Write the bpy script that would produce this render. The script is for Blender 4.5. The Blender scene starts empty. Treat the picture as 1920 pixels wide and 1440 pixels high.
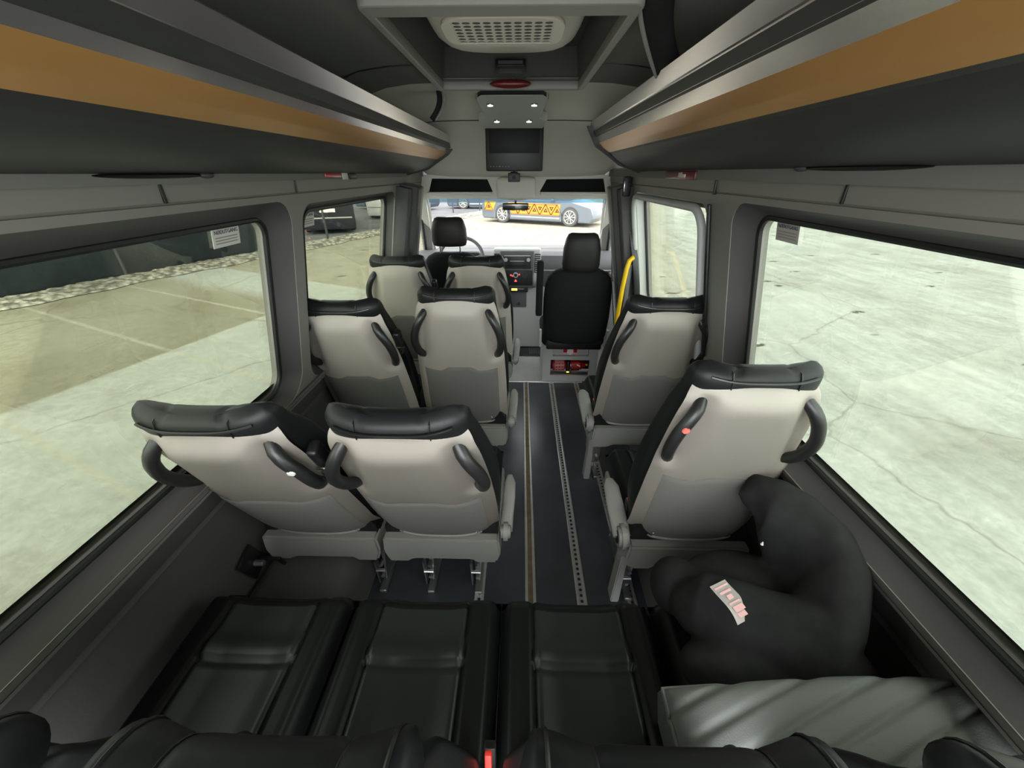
import bpy, bmesh, math, random
from mathutils import Vector, Matrix
random.seed(7)
R = math.radians
S = bpy.context.scene
COL = S.collection
# ------------------------------------------------------------------ materials
def mat(name, col, rough=.5, metal=0, bump=0, bscale=60, var=0, vscale=8, spec=.5, coat=0, emis=None, estr=0, bdist=.002):
    m = bpy.data.materials.new(name); m.use_nodes = True
    nt = m.node_tree; b = nt.nodes['Principled BSDF']
    b.inputs['Base Color'].default_value = (*col, 1)
    b.inputs['Roughness'].default_value = rough
    b.inputs['Metallic'].default_value = metal
    b.inputs['Specular IOR Level'].default_value = spec
    b.inputs['Coat Weight'].default_value = coat
    if emis:
        b.inputs['Emission Color'].default_value = (*emis, 1); b.inputs['Emission Strength'].default_value = estr
    tc = nt.nodes.new('ShaderNodeTexCoord')
    if var:
        n = nt.nodes.new('ShaderNodeTexNoise'); n.inputs['Scale'].default_value = vscale; n.inputs['Detail'].default_value = 5
        nt.links.new(tc.outputs['Object'], n.inputs['Vector'])
        r = nt.nodes.new('ShaderNodeMapRange'); r.inputs['From Min'].default_value = .3; r.inputs['From Max'].default_value = .7
        r.inputs['To Min'].default_value = 1-var; r.inputs['To Max'].default_value = 1+var
        nt.links.new(n.outputs['Fac'], r.inputs['Value'])
        h = nt.nodes.new('ShaderNodeHueSaturation'); h.inputs['Color'].default_value = (*col, 1)
        nt.links.new(r.outputs['Result'], h.inputs['Value']); nt.links.new(h.outputs['Color'], b.inputs['Base Color'])
    if bump:
        n = nt.nodes.new('ShaderNodeTexNoise'); n.inputs['Scale'].default_value = bscale; n.inputs['Detail'].default_value = 4
        nt.links.new(tc.outputs['Object'], n.inputs['Vector'])
        bp = nt.nodes.new('ShaderNodeBump'); bp.inputs['Strength'].default_value = bump; bp.inputs['Distance'].default_value = bdist
        nt.links.new(n.outputs['Fac'], bp.inputs['Height']); nt.links.new(bp.outputs['Normal'], b.inputs['Normal'])
    return m
def glass(name, tint, refl=.10):
    m = bpy.data.materials.new(name); m.use_nodes = True; nt = m.node_tree
    nt.nodes.clear()
    o = nt.nodes.new('ShaderNodeOutputMaterial'); t = nt.nodes.new('ShaderNodeBsdfTransparent'); g = nt.nodes.new('ShaderNodeBsdfGlossy')
    t.inputs['Color'].default_value = (*tint, 1); g.inputs['Roughness'].default_value = .02
    f = nt.nodes.new('ShaderNodeFresnel'); f.inputs['IOR'].default_value = 1.45
    mu = nt.nodes.new('ShaderNodeMath'); mu.operation = 'MULTIPLY'; mu.inputs[1].default_value = refl*10
    x = nt.nodes.new('ShaderNodeMixShader')
    nt.links.new(f.outputs[0], mu.inputs[0]); nt.links.new(mu.outputs[0], x.inputs[0])
    nt.links.new(t.outputs[0], x.inputs[1]); nt.links.new(g.outputs[0], x.inputs[2]); nt.links.new(x.outputs[0], o.inputs[0])
    return m
M = dict(
 shell=mat('shell_plastic', (.60,.545,.485), .42, bump=.15, bscale=300, bdist=.0006),
 panel=mat('shaded_pocket_plastic', (.150,.144,.134), .5, bump=.2, bscale=300, bdist=.0006),  # slightly darker plastic, with the shade of the lower back put into its colour
 basep=mat('base_plastic', (.24,.235,.222), .5, bump=.2, bscale=300, bdist=.0006),
 leather=mat('black_leather', (.009,.010,.010), .42, bump=.2, bscale=220, bdist=.0006, spec=.25),
 leather_sheen=mat('black_leather_sheen', (.018,.025,.0235), .40, bump=.2, bscale=220, bdist=.0006, spec=.5),  # greenish window sheen put into the base colour of the cushion panel
 pipe=mat('black_piping', (.006,.006,.006), .35),
 handle=mat('handle_rubber', (.014,.014,.014), .38),
 fabric=mat('black_fabric', (.020,.020,.0205), .95, bump=.5, bscale=500, var=.2, vscale=20, spec=.15),
 cabfab=mat('cab_fabric', (.009,.010,.011), .9, bump=.5, bscale=400, spec=.2),
 cabhead=mat('cab_headrest_vinyl', (.014,.013,.012), .55, spec=.3),
 trim=mat('grey_trim', (.20,.19,.172), .6, bump=.2, bscale=350, bdist=.0006),
 trimd=mat('dark_grey_trim', (.055,.053,.051), .65, bump=.2, bscale=350, bdist=.0006),
 lower=mat('lower_wall_trim', (.075,.071,.069), .75, bump=.3, bscale=300, var=.05, bdist=.0006),
 reveal=mat('window_reveal', (.055,.051,.050), .6, bump=.2, bscale=350, bdist=.0006),
 rubber=mat('black_rubber', (.008,.009,.009), .45),
 headl=mat('headliner', (.62,.60,.54), .9, bump=.3, bscale=500, spec=.2, bdist=.0006),
 ceil=mat('ceiling_panel', (.19,.185,.17), .85, bump=.3, bscale=500, spec=.2, bdist=.0006),
 silver=mat('rack_silver', (.52,.495,.505), .22, .85, var=.03, vscale=3),
 orange=mat('rack_orange', (.50,.26,.085), .36, .35, var=.05, vscale=4),
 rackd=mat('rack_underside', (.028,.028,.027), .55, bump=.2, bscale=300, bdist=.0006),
 vinyl=mat('floor_vinyl', (.055,.062,.072), .27, var=.14, vscale=6, bump=.15, bscale=250, bdist=.0006),
 alu=mat('aluminium', (.62,.62,.61), .38, .7, var=.08, vscale=30),
 brown=mat('rail_insert', (.17,.12,.065), .8, var=.25, vscale=30),
 chrome=mat('chrome', (.72,.72,.72), .2, 1),
 steel=mat('steel', (.40,.40,.40), .32, .9),
 cabfl=mat('cab_floor', (.50,.50,.49), .4, var=.06),
 dash=mat('dash_plastic', (.085,.085,.09), .5),
 dashd=mat('dash_dark', (.02,.02,.021), .4),
 dashl=mat('dash_light_grey', (.42,.42,.41), .45),
 black=mat('black_plastic', (.006,.006,.006), .45),
 screen=mat('screen_glass', (.010,.011,.011), .5, spec=.2),
 white=mat('white_plastic', (.62,.60,.54), .5),
 yellow=mat('yellow_paint', (.72,.46,.01), .35),
 yglow=mat('yellow_glow', (.8,.55,.05), .4, emis=(1,.7,.1), estr=.6),
 rled=mat('red_lamp', (.8,.05,.04), .4, emis=(1,.05,.05), estr=1.1),
 wled=mat('white_lamp', (.8,.75,.6), .3, emis=(1,.93,.75), estr=.9),
 red=mat('red_paint', (.36,.010,.015), .3, coat=.3),
 redd=mat('dark_red_plastic', (.13,.008,.010), .35),
 pink=mat('pink_print', (.75,.42,.42), .6),
 sticker=mat('sticker_white', (.62,.60,.54), .6),
 stickr=mat('sticker_grey', (.40,.37,.33), .6),
 navy=mat('navy_ink', (.03,.04,.09), .6),
 ink=mat('grey_ink', (.25,.24,.22), .6),
 rink=mat('red_ink', (.65,.12,.12), .6),
 label=mat('label_white', (.80,.74,.71), .6),
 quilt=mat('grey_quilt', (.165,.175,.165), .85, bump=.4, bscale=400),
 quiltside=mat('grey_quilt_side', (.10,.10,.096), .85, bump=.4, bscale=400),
 pole=mat('dark_steel_post', (.03,.035,.04), .5),
 tarp=mat('fence_tarp', (.020,.029,.034), .7, var=.35, vscale=.7, bump=.6, bscale=1.2, bdist=.2),
 carblk=mat('car_black_paint', (.02,.022,.03), .2, coat=.6),
 cargry=mat('car_silver_paint', (.11,.125,.145), .25, .3, coat=.5),
 carblu=mat('car_blue_grey_paint', (.05,.075,.10), .35, .1, coat=.1),
 carwht=mat('van_white_paint', (.60,.57,.56), .3, coat=.3),
 cargl=mat('car_window_glass', (.02,.03,.035), .08),
 tyre=mat('tyre_rubber', (.05,.048,.045), .8),
 rim=mat('wheel_rim', (.36,.36,.33), .3, .6),
 orwrap=mat('orange_wrap', (.62,.20,.008), .4),
 bluewrap=mat('blue_marking', (.12,.18,.40), .5),
)
M['glass_side'] = glass('tinted_side_glass', (.64,.665,.59), .035)
M['glass_r'] = glass('tinted_side_glass_right', (.74,.775,.72), .035)
M['glass_front'] = glass('windshield_glass', (.97,.98,.96), .05)
M['glass_blue'] = glass('windshield_sun_band', (.22,.58,.78), .05)
# ------------------------------------------------------------------ mesh builder
class MB:
    def __init__(s): s.bm = bmesh.new(); s.mi = 0; s.T = Matrix()
    def _add(s, b2):
        for f in b2.faces: f.material_index = s.mi
        bmesh.ops.transform(b2, matrix=s.T, verts=b2.verts)
        me = bpy.data.meshes.new('tmp'); b2.to_mesh(me); b2.free(); s.bm.from_mesh(me); bpy.data.meshes.remove(me)
        return s
    def box(s, c, d, r=.004, seg=2, rot=None):
        b = bmesh.new(); bmesh.ops.create_cube(b, size=1)
        bmesh.ops.scale(b, vec=d, verts=b.verts)
        r = min(r, min(d)*.49)
        if r > 0: bmesh.ops.bevel(b, geom=list(b.edges), offset=r, segments=seg, profile=.5, affect='EDGES')
        mt = Matrix.Translation(c) @ (rot if rot else Matrix())
        bmesh.ops.transform(b, matrix=mt, verts=b.verts)
        return s._add(b)
    def tube(s, pts, r, n=10, caps=True, flat=1, closed=False):
        b = bmesh.new(); pts = [Vector(p) for p in pts]; rings = []; L = len(pts)
        rr = r if isinstance(r, (list, tuple)) else [r]*L
        pn = None
        for i, p in enumerate(pts):
            if closed: t = pts[(i+1) % L]-pts[i-1]
            else: t = (pts[min(i+1, L-1)]-pts[max(i-1, 0)])
            t.normalize()
            if pn is None:
                a = Vector((0,0,1)) if abs(t.z) < .9 else Vector((1,0,0))
                pn = t.cross(a).normalized()
            else:
                pn = (pn - t*pn.dot(t)).normalized()
            bn = t.cross(pn)
            rings.append([b.verts.new(p + (pn*math.cos(2*math.pi*k/n) + bn*math.sin(2*math.pi*k/n)*flat)*rr[i]) for k in range(n)])
        for i in range(L if closed else L-1):
            a, c = rings[i], rings[(i+1) % L]
            for k in range(n): b.faces.new((a[k], a[(k+1)%n], c[(k+1)%n], c[k]))
        if caps and not closed:
            b.faces.new(list(reversed(rings[0]))); b.faces.new(rings[-1])
        bmesh.ops.recalc_face_normals(b, faces=b.faces)
        return s._add(b)
    def cyl(s, c, r, h, axis='z', n=20, r2=None, bev=0):
        b = bmesh.new(); bmesh.ops.create_cone(b, cap_ends=True, segments=n, radius1=r, radius2=r if r2 is None else r2, depth=h)
        if bev:
            e = [e for e in b.edges if abs(abs(e.verts[0].co.z)-h/2) < 1e-6 and abs(abs(e.verts[1].co.z)-h/2) < 1e-6]
            bmesh.ops.bevel(b, geom=e, offset=bev, segments=2, affect='EDGES')
        rot = {'z': Matrix(), 'x': Matrix.Rotation(R(90), 4, 'Y'), 'y': Matrix.Rotation(R(-90), 4, 'X')}[axis] if isinstance(axis, str) else axis
        bmesh.ops.transform(b, matrix=Matrix.Translation(c) @ rot, verts=b.verts)
        return s._add(b)
    def ell(s, c, d, n=20):
        b = bmesh.new(); bmesh.ops.create_uvsphere(b, u_segments=n, v_segments=n//2, radius=1)
        bmesh.ops.transform(b, matrix=Matrix.Translation(c) @ Matrix.Diagonal((*d, 1)), verts=b.verts)
        return s._add(b)
    def grid(s, nu, nv, f, flip=False, thick=0):
        b = bmesh.new(); g = [[b.verts.new(f(i/nu, j/nv)) for j in range(nv+1)] for i in range(nu+1)]
        for i in range(nu):
            for j in range(nv):
                q = (g[i][j], g[i+1][j], g[i+1][j+1], g[i][j+1])
                b.faces.new(q[::-1] if flip else q)
        if thick:
            bmesh.ops.solidify(b, geom=b.faces[:], thickness=thick)
        return s._add(b)
    def loft(s, rings, caps=True, closed_ring=True, recalc=True):
        b = bmesh.new(); rs = [[b.verts.new(p) for p in r] for r in rings]; n = len(rs[0])
        for a, c in zip(rs, rs[1:]):
            for k in range(n if closed_ring else n-1): b.faces.new((a[k], a[(k+1)%n], c[(k+1)%n], c[k]))
        if caps and closed_ring:
            b.faces.new(list(reversed(rs[0]))); b.faces.new(rs[-1])
        if recalc: bmesh.ops.recalc_face_normals(b, faces=b.faces)
        return s._add(b)
    def ext(s, prof, y0, y1, ny=1):      # profile in x,z extruded along y (open sheet)
        b = bmesh.new(); rs = [[b.verts.new((x, y0+(y1-y0)*j/ny, z)) for x, z in prof] for j in range(ny+1)]
        for a, c in zip(rs, rs[1:]):
            for k in range(len(prof)-1): b.faces.new((a[k], a[k+1], c[k+1], c[k]))
        return s._add(b)
    def prism(s, prof, y0, y1, bev=0):   # closed solid: polygon in x,z extruded along y
        b = bmesh.new(); v = [b.verts.new((x, y0, z)) for x, z in prof]; f = b.faces.new(v)
        e = bmesh.ops.extrude_face_region(b, geom=[f]); vs = [q for q in e['geom'] if isinstance(q, bmesh.types.BMVert)]
        bmesh.ops.translate(b, vec=(0, y1-y0, 0), verts=vs)
        bmesh.ops.recalc_face_normals(b, faces=b.faces)
        if bev: bmesh.ops.bevel(b, geom=list(b.edges), offset=bev, segments=2, affect='EDGES')
        return s._add(b)
    def curve(s, loops, thick, bev=0, mtx=None, text=None, size=1, align='CENTER'):  # filled 2-D outline with holes (XY plane)
        if text is None:
            cu = bpy.data.curves.new('c', 'CURVE'); cu.dimensions = '2D'; cu.fill_mode = 'BOTH'
            for lp in loops:
                sp = cu.splines.new('POLY'); sp.points.add(len(lp)-1); sp.use_cyclic_u = True
                for p, q in zip(sp.points, lp): p.co = (q[0], q[1], 0, 1)
        else:
            cu = bpy.data.curves.new('t', 'FONT'); cu.body = text; cu.size = size; cu.align_x = align; cu.align_y = 'CENTER'; cu.resolution_u = 3
        cu.extrude = thick/2; cu.bevel_depth = bev; cu.bevel_resolution = 1
        o = bpy.data.objects.new('c', cu); COL.objects.link(o)
        bpy.context.view_layer.update()
        me = bpy.data.meshes.new_from_object(o.evaluated_get(bpy.context.evaluated_depsgraph_get()))
        b = bmesh.new(); b.from_mesh(me); bpy.data.objects.remove(o); bpy.data.curves.remove(cu); bpy.data.meshes.remove(me)
        if mtx: bmesh.ops.transform(b, matrix=mtx, verts=b.verts)
        return s._add(b)
    def build(s, name, mats, parent=None, loc=None, rot=None, ang=35, mods=None, subs=0):
        me = bpy.data.meshes.new(name); s.bm.to_mesh(me); s.bm.free()
        for m in (mats if isinstance(mats, (list, tuple)) else [mats]): me.materials.append(M[m])
        me.polygons.foreach_set('use_smooth', [True]*len(me.polygons))
        if ang < 180: me.set_sharp_from_angle(angle=R(ang))
        o = bpy.data.objects.new(name, me); COL.objects.link(o)
        if parent: o.parent = parent
        if loc: o.location = loc
        if rot: o.rotation_euler = rot
        if subs:
            q = o.modifiers.new('s', 'SUBSURF'); q.levels = subs; q.render_levels = subs
        return o
def thing(name, label, cat, loc=(0,0,0), rot=(0,0,0), group=None):
    o = bpy.data.objects.new(name, None); COL.objects.link(o); o.location = loc; o.rotation_euler = rot
    o.empty_display_size = .1
    return tag(o, label, cat, group)
def tag(o, label, cat, group=None):
    o['label'] = label; o['category'] = cat
    if group: o['group'] = group
    return o
def struct(o): o['kind'] = 'structure'; return o
def copy_tree(o, parent=None):
    c = o.copy(); COL.objects.link(c); c.parent = parent
    for ch in list(o.children): copy_tree(ch, c)
    return c
def sm(a, b, x):
    t = max(0, min(1, (x-a)/(b-a))); return t*t*(3-2*t)
def interp(tab, t):
    if t <= tab[0][0]: return tab[0][1]
    for (a, va), (b, vb) in zip(tab, tab[1:]):
        if t <= b:
            k = (t-a)/(b-a); return va+(vb-va)*k
    return tab[-1][1]
def sinterp(tab, t):   # smoother table lookup
    return (interp(tab, t-.02)+interp(tab, t+.02)+2*interp(tab, t))/4
def rrect(x0, y0, x1, y1, r, n=6):
    rs = r if isinstance(r, (list, tuple)) else [r]*4
    out = []
    for (cx, cy, a0), q in zip(((x1-rs[0], y0+rs[0], -90), (x1-rs[1], y1-rs[1], 0), (x0+rs[2], y1-rs[2], 90), (x0+rs[3], y0+rs[3], 180)), rs):
        for k in range(n+1):
            a = R(a0+90*k/n); out.append((cx+q*math.cos(a), cy+q*math.sin(a)))
    return out
# ------------------------------------------------------------------ the passenger seat
SW = [(0,.405),(.05,.435),(.2,.435),(.36,.425),(.46,.415),(.58,.395),(.66,.375),(.71,.352),(.74,.328),(.758,.275)]
def shell_y(u, t):     # rear surface of the shell, forward positive, edges wrap forwards
    y = .055*abs(u)**3.2 + .02*sm(.15, 0, t) + .035*sm(.66, .765, t)**2 - .008
    # scoops under the two handles
    for sgn in (-1, 1):
        cx = sgn*(.165+.03*(1-abs(t-.60)/.16)) ; x = u*sinterp(SW, t)/2
        k = math.exp(-((x-sgn*(.150-.02*(t-.58)/.12))/.026)**2) * sm(.43, .49, t)*sm(.74, .69, t)
        y += .020*k
    return y
def arch(x):           # upper edge of the lower panel, raised in the middle
    return .405+.022*sm(.10, .045, abs(x))
def make_shell(par, rot):
    b = MB(); b.grid(56, 64, lambda i, j: (lambda u, t: Vector((u*sinterp(SW, t)/2, shell_y(u, t), t)))(2*i-1, .758*j), thick=.012, flip=True)
    o = b.build('shell', 'shell', par, rot=rot, ang=50)
    b = MB()           # lower panel, slightly proud of the shell with a moulded rim
    def pf(i, j):
        x = (2*i-1)*.180*(1-.03*j); t = .045+(arch(x)-.045)*j
        u = x/(sinterp(SW, t)/2)
        e = min(i, 1-i)/.04; e2 = min(j, 1-j)/.03; k = min(1, e, e2)
        return Vector((x, shell_y(u, t)-.001-.0035*k, t))
    b.grid(40, 30, pf, flip=True)
    p = b.build('back_panel', 'panel', par, rot=rot, ang=50)
    b = MB(); pts = []
    for k in range(25):
        x = -.150+.30*k/24; t = .052+.012*(sm(.135, .155, abs(x)))
        pts.append((x, shell_y(x/(sinterp(SW, t)/2), t)-.005, t))
    b.tube(pts, .006, 8)
    b.build('panel_rim', 'basep', p)
    for sx in (-.135, .135):
        b = MB(); b.cyl((sx, shell_y(sx/.217, .085)-.007, .085), .0055, .006, 'y', 10, bev=.0015); b.build('screw', 'chrome', p)
    return o
def handle_path(sgn, out=.03):
    P = []
    for k in range(15):
        q = k/14; t = .700-.235*q
        x = .136+.040*math.sin(math.pi*q)**.8 + .034*q
        off = .052*math.sin(math.pi*q)**.5
        u = x/(sinterp(SW, t)/2)
        P.append(Vector((sgn*x, shell_y(min(u, .96), t)-off+.012, t)))
    return P
def make_handle(sgn, par, rot, button=None):
    b = MB(); rr = [.0155]+[.0175]*13+[.0155]; b.tube(handle_path(sgn), rr, 12)
    o = b.build('grab_handle', 'handle', par, rot=rot, ang=60)
    if button:
        p = handle_path(sgn)[4]; b = MB(); b.cyl((p.x, p.y-.014, p.z), .010, .006, 'y', 14, bev=.002)
        b.build('button_cap', button, o)
    return o
def back_section(t, top):
    # half width, depth of the leather squab at height t
    a = sinterp([(.03,.200),(.2,.225),(.4,.222),(.52,.205),(.62,.182),(.70,.172),(.79,.168),(.82,.168)], t)
    d = sinterp([(.03,.09),(.2,.10),(.4,.095),(.6,.095),(.7,.092),(.76,.085),(.82,.078)], t)
    return a, d
def ring_uv(ru, rv):
    """rounded rectangle in the unit square, evenly sampled: (u, v) pairs"""
    out = []
    for k in range(25): out.append((-1+ru+(2-2*ru)*k/24, -1))
    for k in range(1, 6): an = R(-90+90*k/6); out.append((1-ru+ru*math.cos(an), -1+rv+rv*math.sin(an)))
    for k in range(5): out.append((1, -1+rv+(2-2*rv)*k/4))
    for k in range(1, 6): an = R(90*k/6); out.append((1-ru+ru*math.cos(an), 1-rv+rv*math.sin(an)))
    for k in range(25): out.append((1-ru-(2-2*ru)*k/24, 1))
    for k in range(1, 6): an = R(90+90*k/6); out.append((-1+ru+ru*math.cos(an), 1-rv+rv*math.sin(an)))
    for k in range(5): out.append((-1, 1-rv-(2-2*rv)*k/4))
    for k in range(1, 6): an = R(180+90*k/6); out.append((-1+ru+ru*math.cos(an), -1+rv+rv*math.sin(an)))
    return out
def make_back(par, rot):
    b = MB(); rings = []; UV = ring_uv(.16, .55)
    lv = [(.03+.04*k, 0) for k in range(17)]+[(.70, 0), (.725, 0), (.745, 0), (.757, .001), (.768, .004), (.778, .010), (.785, .018), (.789, .028), (.790, .036)]
    for t, ins in lv:
        a, d = back_section(t, 0); r = []
        for u, v in UV:
            yb = .024+.040*abs(u)**3; yf = d+.024+.042*abs(u)**2.2*sm(.1, .3, t)*(1-.72*sm(.62, .74, t))-.012*(1-u*u)*(1-.7*sm(.66, .76, t))
            h = (yf-yb)/2; y = (yf+yb)/2+max(h-ins, .002)*v
            wing = .004*sm(.40, 1.0, abs(u))*sm(.70, .78, t)
            seg = -.004*math.exp(-((abs(a*u)-.085)/.008)**2)*sm(.72, .78, t)
            r.append(Vector(((a-ins*1.1)*u, y, t+wing+seg)))
        rings.append(r)
    b.loft(rings)
    o = b.build('backrest', 'leather', par, rot=rot, ang=80)
    # piping round the rear top edge of the headrest, and the two seams over it
    b = MB(); pts = []
    for k in range(33):
        u = -1+2*k/32; a, d = back_section(.79, 0)
        pts.append((a*.985*u, .024+.040*abs(u)**3+.000, .768+.004*sm(.40, 1, abs(u))))
    pts = pts[3:-3]
    b.tube(pts, .0036, 6)
    for sx in (-.085, .085):
        b.tube([(sx, .027, .745), (sx, .030, .766), (sx, .044, .7845), (sx, .066, .7865), (sx, .088, .7835), (sx, .104, .762), (sx, .112, .70)], .0018, 5)
    b.build('piping', 'pipe', o)
    return o
def make_cushion(par, w=.42, l=.47, panelmat='leather_sheen'):
    b = MB()
    def top(i, j):
        x = (i-.5)*w; y = j*l
        ex = min(i, 1-i)*w; ey = min(j, 1-j)*l
        z = .452 - .045*(1-sm(0, .035, ex))**1.6 - .05*(1-sm(0, .05, l-y))**1.6 + .014*sm(.16, .07, w/2-abs(x))*1
        for gx in (-w*.29, w*.29): z -= .012*math.exp(-((x-gx)/.006)**2)
        if abs(x) < w*.29: z -= .013*math.exp(-((y-l*.60)/.007)**2); z += .010*math.exp(-((y-l*.66)/.03)**2)
        for fx in (.185, .2): z -= .004*math.exp(-((abs(x)-w*fx*2.2)/.004)**2)
        return Vector((x, y, z))
    b.grid(70, 56, top)
    ed = [top(i/70, 0) for i in range(71)]+[top(1, j/56) for j in range(1, 57)]+[top(i/70, 1) for i in range(69, -1, -1)]+[top(0, j/56) for j in range(55, 0, -1)]
    lo = [Vector((p.x*.97, p.y*.98+.004, .345)) for p in ed]
    b.loft([ed, [Vector((p.x*1.01, p.y, .40)) for p in ed], lo], caps=False)
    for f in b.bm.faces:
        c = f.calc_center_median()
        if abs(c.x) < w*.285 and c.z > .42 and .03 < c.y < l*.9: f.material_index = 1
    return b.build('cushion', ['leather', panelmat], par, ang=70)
def make_seat(rot, aisle):
    """aisle: -1 or 1 side of the armrest, 0 none"""
    s = bpy.data.objects.new('passenger_seat', None); COL.objects.link(s)
    rt = (rot, 0, 0)
    parts = []
    for f in (make_shell, make_back): f(s, rt)
    make_handle(-1, s, rt); make_handle(1, s, rt)
    for ch in s.children: ch.location = (0, 0, .35)
    make_cushion(s)
    b = MB()           # plastic skirt under the shell and along the sides
    b.prism([(-.215,.385),(.215,.385),(.222,.315),(.205,.262),(.13,.262),(.11,.278),(-.11,.278),(-.13,.262),(-.205,.262),(-.222,.315)], -.035, .03, bev=.008)
    for sx in (-1, 1): b.box((sx*.205, .2, .32), (.03, .42, .075), .012)
    b.build('base_cover', 'basep', s)
    return s
def add_armrest(s, side):
    b = MB(); x = side*.240; k = 1 if side < 0 else .72
    b.cyl((x, .0, .40), .046*k, .036, 'x', 28, bev=.010)
    pts = [(x, .0, .40), (x+side*.004, .06, .425), (x+side*.010, .12, .455), (x+side*.012, .18, .475), (x+side*.010, .225, .470)]
    b.tube(pts, [.034*k, .034*k, .033*k, .030*k, .016*k], 14, flat=.5)
    a = b.build('armrest', 'basep', s, ang=60)
    b = MB(); b.cyl((x+side*.0185, .0, .40), .024*k, .004, 'x', 20); b.build('hinge_cap', 'black', a)
    b = MB(); b.box((side*.205, .09, .465), (.02, .035, .05), .004); q = b.build('buckle', 'black', s)
    b = MB(); b.box((side*.205, .092, .4915), (.016, .02, .005), .002); b.build('buckle_button', 'rled2', q)
def add_leg(s, x, lo=0):
    b = MB()
    b.prism([(x-.004, .0), (x+.002, .0), (x+.024, .27), (x+.016, .27)], .06, .10)
    b.prism([(x-.030, .0), (x-.026, .0), (x-.028, .14), (x-.034, .14)], .05, .08)
    b.box((x, .17, .012), (.03, .33, .018), .004)
    b.prism([(x-.02, .02), (x+.004, .02), (x+.02, .27), (x-.02, .27)], .10, .30)
    for z in (.06, .13, .2, .245): b.cyl((x-.006+z*.03, .055, z), .009, .03, 'y', 10, bev=.002)
    b.tube([(x-.03, .05, .09), (x+.01, .05, .09)], .007, 8)
    return b.build('leg', 'steel', s)
M['rled2'] = mat('red_button', (.75,.04,.03), .4)
ROWS = 'passenger seats with grey plastic shells'
LAB = [
 ('L1w', (-.695,.99), -25, 0, 'grey-backed black leather seat in the nearest pair on the left, beside the window'),
 ('L1a', (-.240,.99), -25, 1, 'grey-backed black leather seat in the nearest pair on the left, next to the aisle'),
 ('L2w', (-.700,1.71), -20, 0, 'grey-backed black leather seat in the middle left pair, beside the window, leaning back further'),
 ('L2a', (-.235,1.71), -11, 1, 'grey-backed black leather seat in the middle left pair, next to the aisle'),
 ('L3w', (-.705,2.49), -14, 0, 'grey-backed black leather seat of the front left pair, by the window behind the driver'),
 ('L3a', (-.225,2.49), -14, 1, 'grey-backed black leather seat of the front left pair, next to the aisle'),
 ('R1', (.668,.976), -11, -1, 'single grey-backed black leather seat on the right just ahead of the black child booster'),
 ('R2', (.660,1.71), -17, -1, 'single grey-backed black leather seat on the right by the sliding door'),
]
proto = make_seat(0, 0)
SEATS = {}
for i, (k, (x, y), rc, ar, lb) in enumerate(LAB):
    s = proto if i == 0 else copy_tree(proto)
    SEATS[k] = s
for i, (k, (x, y), rc, ar, lb) in enumerate(LAB):
    s = SEATS[k]; s.location = (x, y, 0); tag(s, lb, 'seat', ROWS)
    for ch in s.children:
        if ch.name.split('.')[0] in ('shell', 'back_panel', 'backrest', 'grab_handle'): ch.rotation_euler = (R(-rc), 0, 0)
    if ar: add_armrest(s, ar)
    if k in ('L1w', 'L2w', 'L3w'): add_leg(s, .17)
    elif k[0] == 'L': add_leg(s, -.08); add_leg(s, .12)
    else: add_leg(s, -.16); add_leg(s, .12)
for k in ('L1w', 'L2w', 'L3w'):      # black belt guides between the paired seats
    b = MB(); b.box((.212, .060, .60), (.030, .045, .085), .010, 3); b.box((.222, .045, .555), (.014, .05, .03), .004)
    g = b.build('belt_guide', 'black', SEATS[k], loc=(0, 0, .35), rot=(R(-[r for n, p, r, a_, l in LAB if n == k][0]), 0, 0))
    b = MB(); b.grid(4, 16, lambda i, j: Vector((.222+.006*math.sin(j*7), .035+.045*i+.05*j, .59-.40*j)), thick=.002); b.build('strap', 'fabric', g)
    b = MB(); b.tube([(.205, .03, .575), (.240, .03, .575)], .004, 8); b.build('pin', 'chrome', g)
for k, hside, mt in (('R1', 0, 'capred'), ('L1w', 1, 'capwhite')):
    hs = [c for c in SEATS[k].children if c.name.startswith('grab_handle')]
    hs.sort(key=lambda c: c.data.vertices[0].co.x)
    p = handle_path(-1 if hside == 0 else 1)[4]
    M['capred'] = M.get('capred') or mat('red_cap', (.75,.16,.13), .4)
    M['capwhite'] = M.get('capwhite') or mat('white_cap', (.75,.74,.70), .4)
    b = MB(); b.cyl((p.x, p.y-.014, p.z), .011, .008, 'y', 14, bev=.002)
    b.build('button_cap', mt, hs[hside])
# grey plastic side leg of the two right seats
for k in ('R1', 'R2'):
    b = MB(); b.prism([(-.235,.0),(-.20,.0),(-.20,.29),(-.225,.29)], .0, .06, bev=.004); b.build('side_support', 'basep', SEATS[k])
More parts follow.
